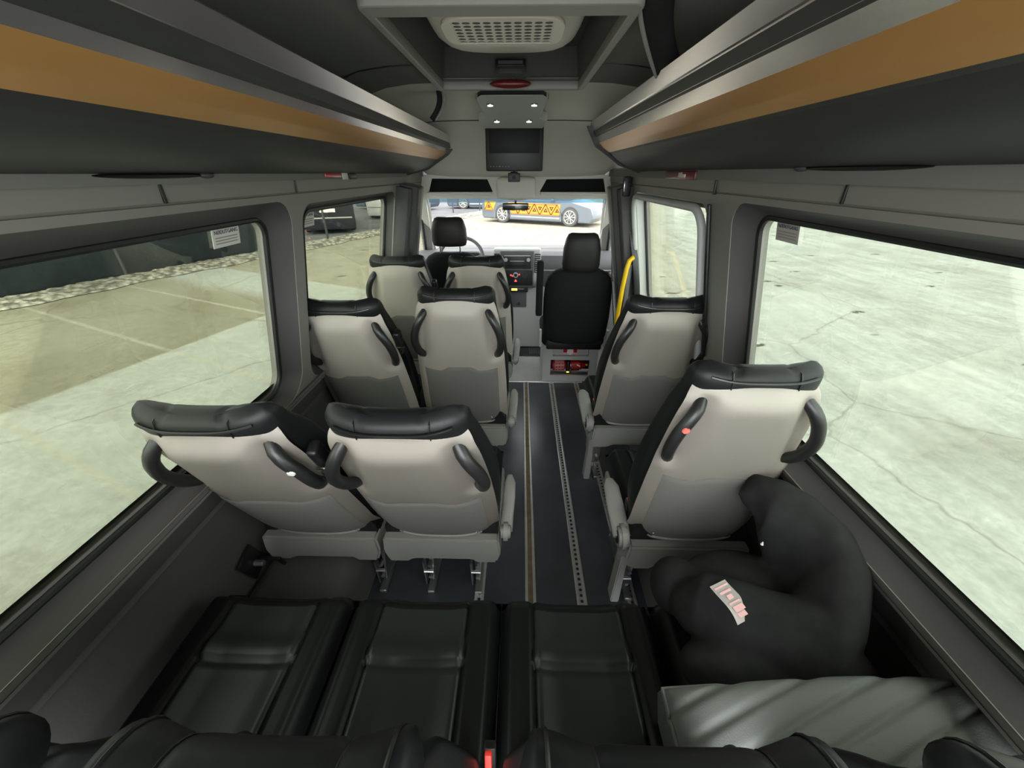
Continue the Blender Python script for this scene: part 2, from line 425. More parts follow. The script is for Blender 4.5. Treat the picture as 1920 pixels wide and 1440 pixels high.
# ---- rear bench: four seats
BL = ['black leather rear bench seat at the left wall with a greenish sheen on its cushion',
      'black leather rear bench seat, second from the left wall, its headrest filling the bottom left',
      'black leather rear bench seat with a creased cushion, next left of the child booster',
      'black leather rear bench seat at the right wall, under the booster and quilted pad']
def make_bench(w):
    s = bpy.data.objects.new('rear_bench_seat', None); COL.objects.link(s)
    make_back(s, (R(8.5), 0, 0))
    make_shell(s, (R(8.5), 0, 0))
    for ch in s.children:
        ch.location = (0, 0, .290); ch.scale = (.88, 1, .86) if ch.name.startswith('backrest') else (.84, 1, .78)
    make_cushion(s, .435, .50)
    # padded headrest roll with raised side bolsters
    b = MB(); rings = []; NS = 48
    def hx(q):      # q -1..1 -> centre y, z, radii, x
        a = abs(q); e = sm(1.0, .86, a)**.5; w = sm(.52, .80, a)
        return .176*q, -.058+.006*w+.006*a*a, 1.060+.001*w, (.062+.002*w)*max(e, .12), (.055+.003*w)*max(e, .12)
    for k in range(NS+1):
        q = -1+2*k/NS; x, y, z, ry, rz = hx(q); s_ = 1-.05*math.exp(-((abs(x)-.088)/.006)**2)
        rings.append([Vector((x, y+ry*s_*math.cos(2*math.pi*j/28), z+rz*s_*math.sin(2*math.pi*j/28))) for j in range(28)])
    b.loft(rings); hr = b.build('headrest', 'leather', s, ang=80)
    for q in (-.80, -.512, .512, .80):
        b = MB()
        x, y, z, ry, rz = hx(q); kk = 1.0 if abs(q) > .6 else .955
        b.tube([(x+.012*math.sin(2*math.pi*j/28)*(1 if q > 0 else -1)*0, y+ry*kk*math.cos(2*math.pi*j/28), z+rz*kk*math.sin(2*math.pi*j/28)) for j in range(28)], .0028 if abs(q) > .6 else .0016, 6, closed=True)
        b.build('headrest_piping', 'pipe', hr)
    b = MB(); b.box((0, .24, .27), (.41, .42, .15), .01); b.box((0, .24, .1), (.05, .36, .196), .004); b.build('seat_base', 'black', s)
    return s
bp = make_bench(.43)
for i, x in enumerate((-.665, -.222, .218, .665)):
    s = bp if i == 0 else copy_tree(bp)
    s.location = (x, .215, 0); tag(s, BL[i], 'seat', 'rear bench seats')
    if i in (0, 3):       # the two outer backs stand a little lower and lean further back
        for ch in s.children:
            if ch.name.split('.')[0] == 'headrest': ch.location = (0, -.035, -.055)
            if ch.name.split('.')[0] in ('backrest', 'shell'): ch.location.z = .262; ch.rotation_euler.x = R(11.5)
# red buckle between the two middle bench seats
t = thing('seat_belt_buckle', 'black seat belt buckle with red button between the two middle bench seats', 'seat belt', (-.008, .325, .42))
b = MB(); b.box((0, 0, .05), (.026, .018, .12), .004, rot=Matrix.Rotation(R(-14), 4, 'X')); b.build('buckle_body', 'black', t)
b = MB(); b.box((0, -.022, .135), (.014, .012, .052), .003, rot=Matrix.Rotation(R(-14), 4, 'X')); b.build('release_button', 'rled2', t)
# ------------------------------------------------------------------ the vehicle body
SA = math.atan(.2); CS, SN = math.cos(SA), math.sin(SA)
def wallmtx(side, off):
    """2-D (y, s) on the leaning side plane -> world; s = 0 at z .825; off = distance inwards"""
    ex = Vector((0, 1, 0)); ey = Vector((-side*SN, 0, CS)); nz = ex.cross(ey)
    o = Vector((side*.923, 0, .825)) + Vector((-side*CS, 0, -SN))*off
    m = Matrix((ex, ey, nz)).transposed().to_4x4(); m.translation = o
    return m
def s_of(z): return (z-.825)/CS
NEAR = {-1: (-.14, 1.334), 1: (-.14, 1.312)}
SECO = {-1: (1.594, 2.62), 1: (1.634, 2.60)}
ST = {-1: .622, 1: .634}
def gl(side, which, g=0):
    a, b_ = (NEAR if which == 0 else SECO)[side]
    return rrect(a-g, -.012-g, b_+g, ST[side]+g, (.07+g, .05+g, .05+g, .07+g))
def tr(side, which):
    a, b_ = (NEAR if which == 0 else SECO)[side]
    if which == 0: return rrect(a-.07, -.05, b_+.065, .692, (.11, .08, .08, .11))
    return rrect(a-.125 if side < 0 else a-.07, -.05, b_+.0, .675, (.09, .07, .07, .09))
CABW = [(2.92, .05), (4.02, -.01), (3.98, .05), (3.50, .57), (3.44, .60), (2.92, .60)]
def cab(g):
    return [(2.92-g, .0-g), (4.05+g*2, -.04-g), (4.02+g, .06), (3.52+g, .57+g), (3.44, .60+g), (2.92-g, .60+g)]
for side, nm in ((-1, 'left'), (1, 'right')):
    b = MB()
    # outer skin and inner trim sheet, both pierced by the windows
    b.mi = 0; b.curve([[(-.24, -.06), (4.3, -.06), (4.3, -.02), (3.58, .72), (-.24, .72)], gl(side, 0), gl(side, 1), cab(0)], .02, mtx=wallmtx(side, -.012))
    b.mi = 0; b.curve([[(-.24, -.085), (4.28, -.085), (4.25, -.02), (3.53, .71), (-.24, .71)], tr(side, 0), tr(side, 1), cab(.03)], .008, mtx=wallmtx(side, .061))
    # window reveals
    for w in (0, 1):
        b.mi = 4 if side > 0 and w == 1 else 2
        A = [wallmtx(side, .063) @ Vector((p[0], p[1], 0)) for p in tr(side, w)]
        B = [wallmtx(side, .022) @ Vector((q[0]*.35+p[0]*.65, q[1]*.35+p[1]*.65, 0)) for p, q in zip(gl(side, w, .02), tr(side, w))]
        C_ = [wallmtx(side, .002) @ Vector((p[0], p[1], 0)) for p in gl(side, w, .008)]
        b.loft([A, B, C_], caps=False)
    b.mi = 0
    A = [wallmtx(side, .063) @ Vector((p[0], p[1], 0)) for p in cab(.03)]; C_ = [wallmtx(side, -.005) @ Vector((p[0], p[1], 0)) for p in cab(0)]
    b.loft([A, C_], caps=False)
    # upper side lining: curves up behind the rack into the roof
    b.mi = 0
    up = [(.7255, 1.508), (.7165, 1.515), (.712, 1.56), (.708, 1.60)]
    b.ext([(side*x, z) for x, z in up], -.24, 3.35, 4)
    # lower lining
    b.mi = 3
    low = [(.868, .745), (.885, .735), (.905, .72), (.915, .645), (.932, .625), (.926, .612), (.940, .60), (.945, .3), (.935, 0)]
    b.ext([(side*x, z) for x, z in low], -.24, 4.3, 4)
    b.mi = 0; b.ext([(side*.858, .77), (side*.872, .742)], -.24, 4.3, 1)
    b.mi = 1; b.ext([(side*.97, 0), (side*.97, .8), (side*.93, .84)], -.24, 4.3, 1)
    w = struct(b.build('wall_'+nm, ['trim', 'rubber', 'reveal', 'lower', 'dashl'], ang=40))
    # panel seams of the upper lining
    b = MB()
    for y in ((.889, 1.434) if side < 0 else (.90,)):
        b.box((side*.7135, y, 1.542), (.006, .008, .058), .002)
    if side > 0: b.box((.7135, 1.50, 1.54), (.012, .012, .07), .003)
    struct(b.build('trim_%d' % (1 if side < 0 else 2), 'rubber'))
    # glazing
    for wi in (0, 1, 2):
        b = MB(); L = cab(0) if wi == 2 else gl(side, wi, .006)
        b.curve([L], .004, mtx=wallmtx(side, -.012))
        n = {(-1,0):1, (-1,1):2, (1,0):3, (1,1):4, (-1,2):5, (1,2):6}[(side, wi)]
        g = b.build('window_%d' % n, ('glass_front' if wi == 2 else ('glass_side' if side < 0 else 'glass_r'))); struct(g)
        b = MB(); lp = [wallmtx(side, .003) @ Vector((p[0], p[1], 0)) for p in (cab(.004) if wi == 2 else gl(side, wi, .008))]
        b.tube(lp, .009 if wi < 2 else .012, 8, closed=True); b.build('window_seal', 'rubber', g)
# sliding door on the right: grey metal frame round the second window
b = MB()
for g, off, r in ((.07, .075, .016), (.045, .05, .008)):
    a, c = SECO[1]
    lp = [wallmtx(1, off) @ Vector((p[0], p[1], 0)) for p in rrect(a-.05, -.06, c+.005, .655, (.12, .09, .09, .12))]
    if r > .01: b.tube(lp, r, 8, closed=True)
b.curve([rrect(1.60, -.5, 2.66, -.07, .03)], .03, mtx=wallmtx(1, .07))
d = struct(b.build('door_1', 'dashl', ang=50))
b = MB(); b.curve([[(2.60, .16), (2.675, .30), (2.665, .42), (2.625, .44), (2.575, .27), (2.565, .12), (2.59, -.02), (2.64, .0)], rrect(2.595, .08, 2.63, .22, .017)], .03, bev=.004, mtx=wallmtx(1, .085))
b.build('door_handle', 'dashd', d)
b = MB()
b.box((.770, 1.515, 1.18), (.012, .022, .60), .004, rot=Matrix.Rotation(-SA, 4, 'Y')); b.build('door_seal', 'rubber', d)
# B-pillars behind the cab
for side in (-1, 1):
    b = MB()
    m = wallmtx(side, .10)
    b.mi = 0; b.curve([[(2.625, -.10), (2.70, -.10), (2.70, .69), (2.64, .69)]], .075, bev=.012, mtx=m)
    b.mi = 1; b.curve([[(2.715, -.15), (2.80, -.15), (2.80, .70), (2.72, .70)]], .11, bev=.014, mtx=wallmtx(side, .115))
    b.mi = 2; b.curve([[(2.81, -.85), (2.90, -.85), (2.885, .70), (2.80, .70)]], .12, bev=.016, mtx=wallmtx(side, .10))
    b.mi = 1; b.curve([[(2.63, -.84), (2.80, -.84), (2.79, -.12), (2.64, -.12)]], .06, bev=.012, mtx=wallmtx(side, .03))
    struct(b.build('trim_%d' % (3 if side < 0 else 4), ['trimd', 'trimd', 'trim'], ang=50))
# ------------------------------------------------------------------ floor
b = MB(); b.mi = 0; b.box((0, 1.34, -.02), (1.92, 3.12, .04), 0)
b.mi = 1; b.box((0, 3.6, -.045), (1.92, 1.4, .05), 0); b.box((-.48, 3.35, -.01), (.86, .9, .02), 0)
f = struct(b.build('floor', ['vinyl', 'cabfl']))
b = MB(); b.box((.31, 2.905, .001), (.72, .028, .012), .003); struct(b.build('trim_5', 'alu'))
def rail(x, w, ins, lab, label, holes):
    t = thing('floor_rail', label, 'rail', (x, 0, 0), group=None)
    b = MB()
    for sx in (-1, 1): b.box((sx*w*.36, 1.38, .003), (w*.28, 3.0, .008), .002)
    b.build('rail_edge', 'alu', t)
    b = MB(); b.box((0, 1.38, .0012), (w*.46, 3.0, .004), 0); b.build('rail_channel', ins, t)
    if holes:
        b = MB()
        for k in range(119): b.cyl((0, -.10+k*.025, .0035), w*.16, .003, 'z', 8)
        q = b.build('rail_slots', 'dashd', t); q['kind'] = 'stuff'
rail(.102, .046, 'brown', '', 'aluminium floor rail with a brown strip down its middle, left in the aisle', False)
rail(.316, .042, 'alu', '', 'aluminium seat-track rail with a row of dark slots, right in the aisle', True)
rail(.525, .040, 'alu', '', 'aluminium seat-track rail under the aisle side of the right-hand seats', True)
rail(-.115, .040, 'alu', '', 'aluminium seat-track rail under the aisle seats on the left', True)
t = thing('rubber_mat', 'dark grey ribbed rubber mat on the cab floor', 'mat', (.165, 4.0, .0))
t.location = (.165, 3.78, -.02)
b = MB(); b.box((0, 0, .008), (.30, .62, .012), .004); b.build('mat_base', 'dashd', t)
b = MB()
for k in range(9):
    for j in range(7): b.box((-.02+j*.022, -.27+k*.03, .016), (.014, .018, .006), .002)
q = b.build('raised_studs', 'dash', t); q['kind'] = 'stuff'
# wheel housings
for side in (-1, 1):
    b = MB(); b.box((side*.755, .78, .115), (.37, .80, .27), .07, 5); struct(b.build('trim_%d' % (6 if side < 0 else 7), 'lower', ang=50))
# black bracket on the left wall
t = thing('wall_bracket', 'small black bracket plate with a hanging strap low on the left wall', 'bracket', (-.938, .90, .32), rot=(R(20), 0, 0))
b = MB(); b.box((.01, 0, 0), (.012, .085, .13), .004); b.build('plate', 'black', t)
b = MB(); b.cyl((.03, 0, -.01), .012, .04, 'x', 14, bev=.003); b.build('bolt', 'steel', t)
b = MB(); b.box((.06, .02, -.02), (.08, .012, .012), .004); b.box((.085, .02, -.06), (.012, .014, .09), .004); b.build('strap', 'black', t)
# ------------------------------------------------------------------ ceiling
def zc(y): return interp([(-.5,1.885),(1.90,1.885),(2.15,1.865),(2.4,1.805),(2.75,1.73),(3.05,1.645),(3.3,1.548),(3.34,1.535)], y)
def cprof(y):
    z = zc(y); k = (z-1.5)/(1.885-1.5)
    out = []
    for x, f in ((.708, 0), (.700, .28), (.675, .60), (.60, .84), (.50, .94), (.40, .985), (.26, 1.0)):
        out.append((x, 1.60+(z-1.60)*f if z > 1.60 else 1.60+(z-1.60)*f))
    return out
b = MB()
ys = [-.50, .3, 1.045, 1.82, 1.90, 2.02, 2.15, 2.28, 2.4, 2.58, 2.75, 2.9, 3.05, 3.18, 3.3, 3.34]
for side in (-1, 1):
    b.mi = 0
    b.loft([[Vector((side*x, y, z)) for x, z in cprof(y)] for y in ys if y <= 1.9], caps=False, closed_ring=False)
    b.mi = 1; b.loft([[Vector((side*x, y, z)) for x, z in cprof(y)] for y in ys if y >= 1.9], caps=False, closed_ring=False)
for ya, yb in ((-.50, 1.045), (1.82, 1.90)):
    b.mi = 0 if yb < 1.5 else 1; b.ext([(-.26, 1.885), (.26, 1.885)], ya, yb)
b.mi = 1
b.loft([[Vector((-.26, y, zc(y))), Vector((.26, y, zc(y)))] for y in ys if y >= 1.9], caps=False, closed_ring=False)
b.mi = 0; b.ext([(-.96, 2.02), (.96, 2.02)], -.50, 3.5); b.ext([(-.70, 1.55), (-.80, 2.02)], -.50, 3.5); b.ext([(.70, 1.55), (.80, 2.02)], -.50, 3.5)
ce = struct(b.build('ceiling', ['ceil', 'headl'], ang=40, ))
b = MB()
for y in (1.60,): 
    for s_ in (-1, 1): b.loft([[Vector((s_*x, y, z-.002)) for x, z in cprof(1)[2:]], [Vector((s_*x, y+.008, z-.002)) for x, z in cprof(1)[2:]]], caps=False, closed_ring=False)
yy = 2.38
for s_ in (-1, 1): b.tube([Vector((s_*x, yy, z-.001)) for x, z in cprof(yy)[1:]]+[Vector((s_*.16, yy, zc(yy)-.001))], .0025, 6)
struct(b.build('trim_8', 'black'))
# ------------------------------------------------------------------ roof air unit
t = thing('roof_air_unit', 'recessed roof air unit with pale round housing, holed grille and grey frame', 'air conditioner', (0, 1.43, 1.86))
def L(p): return (p[0], p[1]-1.43, p[2]-1.86)
b = MB()
o_ = rrect(-.275, .99, .275, 1.845, .02, 3); i_ = rrect(-.262, 1.045, .262, 1.832, .010, 3)
b.curve([[(x, y-1.43) for x, y in o_], [(x, y-1.43) for x, y in i_]], .018, bev=.005, mtx=Matrix.Translation((0, 0, .004)))
b.build('frame', 'basep', t)
b = MB()
A = [Vector((x, y-1.43, .0)) for x, y in i_]; B = [Vector((x*.93, y-1.43, .115)) for x, y in i_]
b.loft([A, B], caps=False); b.box((0, 0, .118), (.5, .78, .006), 0)
b.build('recess_lining', 'lower', t)
b = MB(); rings = []
for sc, z in ((1, .11), (1.0, .075), (.97, .050), (.90, .028), (.80, .016), (.70, .010), (.5, .006), (.2, .005)):
    r = []
    for k in range(48):
        a = 2*math.pi*k/48; c, s_ = math.cos(a), math.sin(a); e = .62
        x = .205*sc*abs(c)**e*(1 if c > 0 else -1); y = -.06+.31*sc*abs(s_)**e*(1 if s_ > 0 else -1)
        r.append(Vector((x, y, z+.04*sm(-.12, .25, y)+.004)))
    rings.append(r)
b.loft(rings, caps=True); h = b.build('housing', 'shell', t, ang=60)
b = MB(); el = []
for k in range(40):
    a = 2*math.pi*k/40; c, s_ = math.cos(a), math.sin(a)
    el.append((.138*abs(c)**.5*(1 if c > 0 else -1), .102*abs(s_)**.5*(1 if s_ > 0 else -1)))
NX, NY, CP = 10, 7, .0225
for i in range(NX):
    for j in range(NY):
        cx, cy = (i-(NX-1)/2)*CP, (j-(NY-1)/2)*CP; bmt = bmesh.new(); o2 = []; i2 = []; i3 = []
        for k in range(16):
            an = R(45+22.5*k); c, s_ = math.cos(an), math.sin(an); q = CP/2/max(abs(c), abs(s_))
            o2.append(bmt.verts.new((cx+c*q, cy+s_*q, 0))); i2.append(bmt.verts.new((cx+c*.0089, cy+s_*.0089, 0))); i3.append(bmt.verts.new((cx+c*.0089, cy+s_*.0089, .0006)))
        for k in range(16):
            n = (k+1) % 16; bmt.faces.new((o2[k], o2[n], i2[n], i2[k])); bmt.faces.new((i2[k], i2[n], i3[n], i3[k]))
        bmesh.ops.transform(bmt, matrix=Matrix.Translation((0, -.262, -.006)), verts=bmt.verts); b._add(bmt)
b.curve([el, [(-NX*CP/2, -NY*CP/2), (NX*CP/2, -NY*CP/2), (NX*CP/2, NY*CP/2), (-NX*CP/2, NY*CP/2)]], .006, bev=.001, mtx=Matrix.Translation((0, -.262, -.003)))
b.build('grille', 'shell', t)
b = MB(); b.curve([[(x*.98, y*.98) for x, y in el]], .004, mtx=Matrix.Translation((0, -.262, -.001))); b.build('dark_backing', 'black', t)  # black sheet added so the grille holes look dark
b = MB(); b.box((0, .372, .055), (.112, .004, .042), .001)
q = b.build('warning_label', 'black', t)
b = MB()
for k, (w, h_) in enumerate(((.09, .010), (.095, .003), (.08, .002), (.085, .002))): b.box((0, .3695, .067-k*.010), (w, .001, h_), 0)
b.build('label_lines', 'lower', q)
b = MB(); b.ell((0, .367, .003), (.078, .016, .014), 24); b.build('interior_lamp_lens', 'redd', t)
# ------------------------------------------------------------------ luggage racks
def rack(side, P, yend, label):
    t = thing('luggage_rack', label, 'luggage rack', (side*.55, 1.2, 1.65), group='overhead luggage racks')
    def W(pr): return [(side*x-side*.55, z-1.65) for x, z in pr]
    lip, mid1, mid2, bd, ob, u1, u2, wl = P
    def smooth(pts, n=5):
        out = []
        for i in range(len(pts)-1):
            p0 = pts[max(i-1, 0)]; p1 = pts[i]; p2 = pts[i+1]; p3 = pts[min(i+2, len(pts)-1)]
            for k in range(n):
                q = k/n
                out.append(tuple(.5*((2*p1[a])+(-p0[a]+p2[a])*q+(2*p0[a]-5*p1[a]+4*p2[a]-p3[a])*q*q+(-p0[a]+3*p1[a]-3*p2[a]+p3[a])*q**3) for a in (0, 1)))
        return out+[pts[-1]]
    y0, y1 = -.50-1.2, yend-1.2
    b = MB(); m1b = (mid1[0]+.004, mid1[1]-.002); m2b = (mid2[0]+.004, mid2[1]-.002)
    b.ext(W([(lip[0]+.016, lip[1]-.004), (lip[0]+.010, lip[1]+.004), (lip[0]+.003, lip[1]+.003), lip, mid1, m1b, mid2, m2b, bd]), y0, y1, 1)
    b.build('silver_fascia', 'silver', t, ang=6)
    b = MB(); b.ext(W([bd, (bd[0]+.003, bd[1]-.003)]+smooth([((bd[0]*.55+ob[0]*.45-.002), bd[1]*.55+ob[1]*.45-.004), ob])), y0, y1, 1)
    b.build('orange_panel', 'orange', t, ang=50)
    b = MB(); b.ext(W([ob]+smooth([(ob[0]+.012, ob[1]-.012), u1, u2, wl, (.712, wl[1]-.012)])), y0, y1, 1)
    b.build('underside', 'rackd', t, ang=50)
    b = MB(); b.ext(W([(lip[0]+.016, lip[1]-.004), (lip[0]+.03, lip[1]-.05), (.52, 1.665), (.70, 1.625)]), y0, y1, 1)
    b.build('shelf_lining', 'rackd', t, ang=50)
    b = MB(); out = [(lip[0]-.018, lip[1]+.0), (mid2[0]-.018, mid2[1]-.006), (bd[0]-.010, bd[1]-.016), (ob[0]-.004, ob[1]-.016), (u1[0], u1[1]-.014), (.70, wl[1]-.010), (.705, 1.66), (.62, 1.80), (.50, 1.875), (lip[0]-.05, 1.878), (lip[0]-.04, lip[1]+.06)]
    b.prism(W(out), y1, y1+.02, bev=.003)
    b.build('end_cap', 'black', t)
    return t
rack(-1, [(.370,1.761), (.392,1.732), (.412,1.708), (.430,1.689), (.495,1.647), (.56,1.603), (.64,1.580), (.709,1.568)], 2.83, 'overhead luggage rack on the left side, silver with an orange band')
rack(1, [(.400,1.802), (.420,1.772), (.437,1.745), (.455,1.712), (.525,1.664), (.58,1.622), (.65,1.592), (.709,1.580)], 2.45, 'overhead luggage rack on the right side, silver with an orange band')
def bracket(name, label, x0, x1, z1, y, w, edge):
    t = thing(name, label, 'bracket', (x0, y, 1.88))
    b = MB(); pts = []
    for k in range(13):
        q = k/12; pts.append((x0+(x1-x0)*q**2 - x0 + .012*math.sin(math.pi*q)*(-1 if x0 > 0 else 1), .0, (z1-1.88)*q+.01))
    b.tube(pts, w, 12, flat=.55); b.build('bracket_arm', 'fabric', t, ang=60)
    b = MB(); b.tube([(p[0]-(1 if x0 > 0 else -1)*w*.9, p[1]-w*.2, p[2]) for p in pts], .005, 6); b.build('bracket_edge', edge, t)
t = thing('rack_bracket', 'thick black curved bracket between the ceiling and the right luggage rack', 'bracket', (.30, 1.0, 1.88))
pts = []
for k in range(15):
    q = k/14; pts.append(Vector((.135*q**1.6+.012*math.sin(math.pi*q), .30*q, .0-.075*q**2.2-.02*math.sin(math.pi*q))))
b = MB(); b.tube(pts, [.036-.006*math.sin(math.pi*k/14) for k in range(15)], 14, flat=.5); b.build('bracket_arm', 'fabric', t, ang=60)
b = MB(); b.tube([p+Vector((-.030, .010, -.006)) for p in pts], .006, 8); b.build('bracket_edge', 'basep', t)
bracket('rack_bracket', 'slim black bracket with a pale edge between the ceiling and the left luggage rack', -.315, -.350, 1.765, 2.02, .020, 'basep')
# air slots where the racks meet the lining
for side, ya, yb, z in ((-1, .74, 1.02, 1.566), (1, .72, 1.05, 1.580)):
    t = thing('air_slot', 'slim black air slot under the %s luggage rack' % ('left' if side < 0 else 'right'), 'air vent', (side*.706, (ya+yb)/2, z))
    b = MB(); b.ell((0, 0, 0), (.014, (yb-ya)/2, .006), 28); b.build('slot', 'black', t)
    b = MB(); b.ell((-side*.004, (yb-ya)/2+(.01 if side > 0 else 0)*0, 0), (.012, .022, .007), 14); b.build('slot_end', 'trimd', t)
# emergency hammers
for side, y, lab in ((-1, 1.82, 'red emergency hammer with white label and black head, under the left luggage rack'), (1, 1.83, 'dark red emergency hammer clipped above the sliding door window on the right')):
    t = thing('emergency_hammer', lab, 'hammer', (side*.705, y, 1.563), group=None)
    if side < 0:
        b = MB(); b.box((0, -.075, .002), (.014, .20, .020), .004); b.build('hammer_handle', 'red', t)
        b = MB(); b.box((.0075, -.0, -.002), (.004, .055, .028), .002); b.build('hammer_label', 'sticker', t)
        b = MB(); b.box((.002, .085, 0), (.02, .075, .024), .007); b.tube([(.004, .06, -.012), (.004, .13, -.012)], .004, 8); b.build('hammer_head', 'black', t)
    else:
        b = MB(); b.box((0, 0, 0), (.016, .34, .030), .004); b.build('hammer_holder', 'redd', t)
        b = MB(); b.box((-.009, -.04, -.002), (.004, .075, .012), .001); b.box((-.009, -.02, .007), (.004, .035, .006), .001); b.build('hammer_label', 'sticker', t)
# emergency-exit stickers on the glass
def exit_sticker(side, y, z, w, h, label, m='sticker', flip=1):
    t = thing('exit_sticker', label, 'sticker')
    mt = wallmtx(side, -.0085) @ Matrix.Translation((y, s_of(z), 0))
    t.matrix_world = mt
    nz = 1 if side > 0 else -1      # text side facing inwards
    # local x runs forward (+y), which reads left-to-right on the left wall
    ori = Matrix() if side < 0 else Matrix.Rotation(math.pi, 4, 'Y')
    inw = (wallmtx(side, .1).translation-wallmtx(side, 0).translation); nl = (mt.to_3x3().inverted() @ inw).z
    sg = 1 if nl > 0 else -1
    b = MB(); b.box((0, 0, 0), (w, h, .0012), 0); b.build('sticker_sheet', m, t)
    b = MB(); b.curve(None, .0006, text='N\u00d8DUTGANG', size=w*.132, mtx=Matrix.Translation((0, h*.24, sg*.0012)) @ (Matrix() if sg > 0 else Matrix.Rotation(math.pi, 4, 'Y')))
    b.build('sticker_text', 'navy', t)
    b = MB()
    for k in range(3): b.box((w*.0, -h*(.02+.14*k), sg*.0012), (w*.82, h*.05, .0005), 0)
    b.build('small_print', 'ink', t)
exit_sticker(-1, 1.172, 1.408, .116, .056, 'white emergency exit sticker at the top of the large left window')
exit_sticker(-1, 1.650, 1.408, .122, .060, 'white emergency exit sticker at the top of the second left window')
exit_sticker(1, 1.197, 1.420, .106, .056, 'grey emergency exit sticker at the top of the large right window', 'stickr')
# ------------------------------------------------------------------ monitor, overhead panel
t = thing('monitor', 'black flip-down monitor hanging under the ceiling in the middle', 'screen', (.006, 2.35, 1.79))
b = MB(); b.box((0, .0, -.108), (.300, .03, .205), .008); b.build('monitor_case', 'black', t)
b = MB(); b.box((0, -.0155, -.075), (.262, .003, .105), .002); b.build('screen', 'screen', t)
b = MB()
for k in range(7): b.cyl((-.125+k*.016, -.016, -.188), .0022 if k != 3 else .0035, .003, 'y', 8)
b.build('button_row', 'basep', t)
b = MB(); b.box((0, .03, .0), (.19, .05, .03), .008); b.build('hinge', 'dashd', t)
t = thing('overhead_panel', 'grey waisted ceiling panel with four small lamps above the monitor', 'panel', (0, 2.18, 1.835))
sl = math.atan2(1.795-1.868, .25)
m = Matrix.Rotation(sl, 4, 'X')
ol = [(-.145, .16), (-.16, .085), (-.125, .055), (-.15, -.13), (-.13, -.155), (.13, -.155), (.15, -.13), (.125, .055), (.16, .085), (.145, .16)]
b = MB(); b.curve([ol], .030, bev=.006, mtx=m); b.build('panel_plate', 'dashl', t, ang=50)
b = MB(); b.curve([[(-.155, -.125), (-.13, -.172), (.13, -.172), (.155, -.125)]], .040, bev=.002, mtx=m @ Matrix.Translation((0, 0, .004))); b.build('panel_gap', 'black', t)
for x, y in ((-.098, -.085), (.098, -.085), (-.078, .075), (.078, .075)):
    b = MB(); p = m @ Vector((x, y, -.022)); b.cyl(p, .018, .006, 'z', 20, bev=.002); q = b.build('lamp_ring', 'chrome', t)
    b = MB(); b.cyl(p-Vector((0, 0, .004)), .012, .004, 'z', 16); b.build('lamp_lens', 'wled', q)
t = thing('ceiling_camera', 'small black square camera box under the monitor', 'camera', (.003, 2.44, 1.55))
b = MB(); b.box((0, 0, 0), (.066, .04, .045), .004); b.box((0, .03, .02), (.04, .05, .015), .003); b.build('camera_body', 'black', t)
b = MB(); b.cyl((0, -.022, 0), .012, .006, 'y', 16); b.build('camera_lens', 'screen', t)
b = MB(); b.box((0, .05, .09), (.015, .015, .16), .003); b.build('camera_stem', 'dash', t)
# ------------------------------------------------------------------ header over the windscreen
b = MB(); b.mi = 0
def xz(loops, y, th=.012, bev=0): b.curve(loops, th, bev=bev, mtx=Matrix.Translation((0, y, 0)) @ Matrix.Rotation(R(90), 4, 'X'))
hl = [(-.67, 1.445), (-.175, 1.445), (-.215, 1.53), (-.64, 1.535)]
hr = [(.185, 1.445), (.69, 1.445), (.665, 1.535), (.235, 1.53)]
xz([[(-.84, 1.405), (.84, 1.405), (.80, 1.56), (-.80, 1.56)], hl, hr], 3.31)
b.mi = 1
for x in (-.43, .44): b.box((x, 3.42, 1.49), (.50, .20, .10), 0)
b.mi = 0; b.box((-.43, 3.285, 1.434), (.50, .05, .022), .009); b.box((.44, 3.285, 1.434), (.50, .05, .022), .009)
b.box((.005, 3.29, 1.47), (.30, .07, .15), .03, 4)
b.box((0, 3.45, 1.405), (1.58, .26, .02), .004)
struct(b.build('trim_9', ['headl', 'cabfab'], ang=50))
for sx in (-1, 1):      # front corner lining, A-pillars
    b = MB(); b.mi = 0
    b.loft([[Vector((sx*x, y, z)) for x, y, z in q] for q in (
        [(.70, 3.30, 1.60), (.70, 3.30, 1.39), (.80, 3.30, 1.39), (.80, 3.30, 1.60)],
        [(.735, 3.46, 1.44), (.735, 3.44, 1.38), (.80, 3.44, 1.38), (.80, 3.48, 1.44)],
        [(.795, 3.86, 1.17), (.795, 3.80, 1.13), (.865, 3.80, 1.13), (.865, 3.88, 1.17)],
        [(.845, 4.30, .88), (.845, 4.22, .84), (.925, 4.22, .84), (.925, 4.32, .88)])])
    struct(b.build('trim_%d' % (10 if sx < 0 else 11), 'headl', ang=60))
b = MB(); b.loft([[Vector((-.76, 3.50, 1.425)), Vector((.76, 3.50, 1.425)), ], [Vector((-.87, 4.33, .87)), Vector((.87, 4.33, .87))]], caps=False, closed_ring=False)
w7 = struct(b.build('window_7', 'glass_front'))
b = MB(); b.loft([[Vector((-.755, 3.498, 1.420)), Vector((.755, 3.498, 1.420))], [Vector((-.775, 3.60, 1.352)), Vector((.775, 3.60, 1.352))]], caps=False, closed_ring=False)
b.build('sun_band', 'glass_blue', w7)
b = MB(); b.box((0, 4.36, .40), (1.96, .04, 1.0), 0); struct(b.build('wall_front', 'dashl'))
for n_, x, y, w in ((12, -.93, 3.6, 1.5), (13, .93, 3.6, 1.5)):
    b = MB(); b.box((x, y, .35), (.04, w, .9), 0); struct(b.build('trim_%d' % n_, 'dashl'))
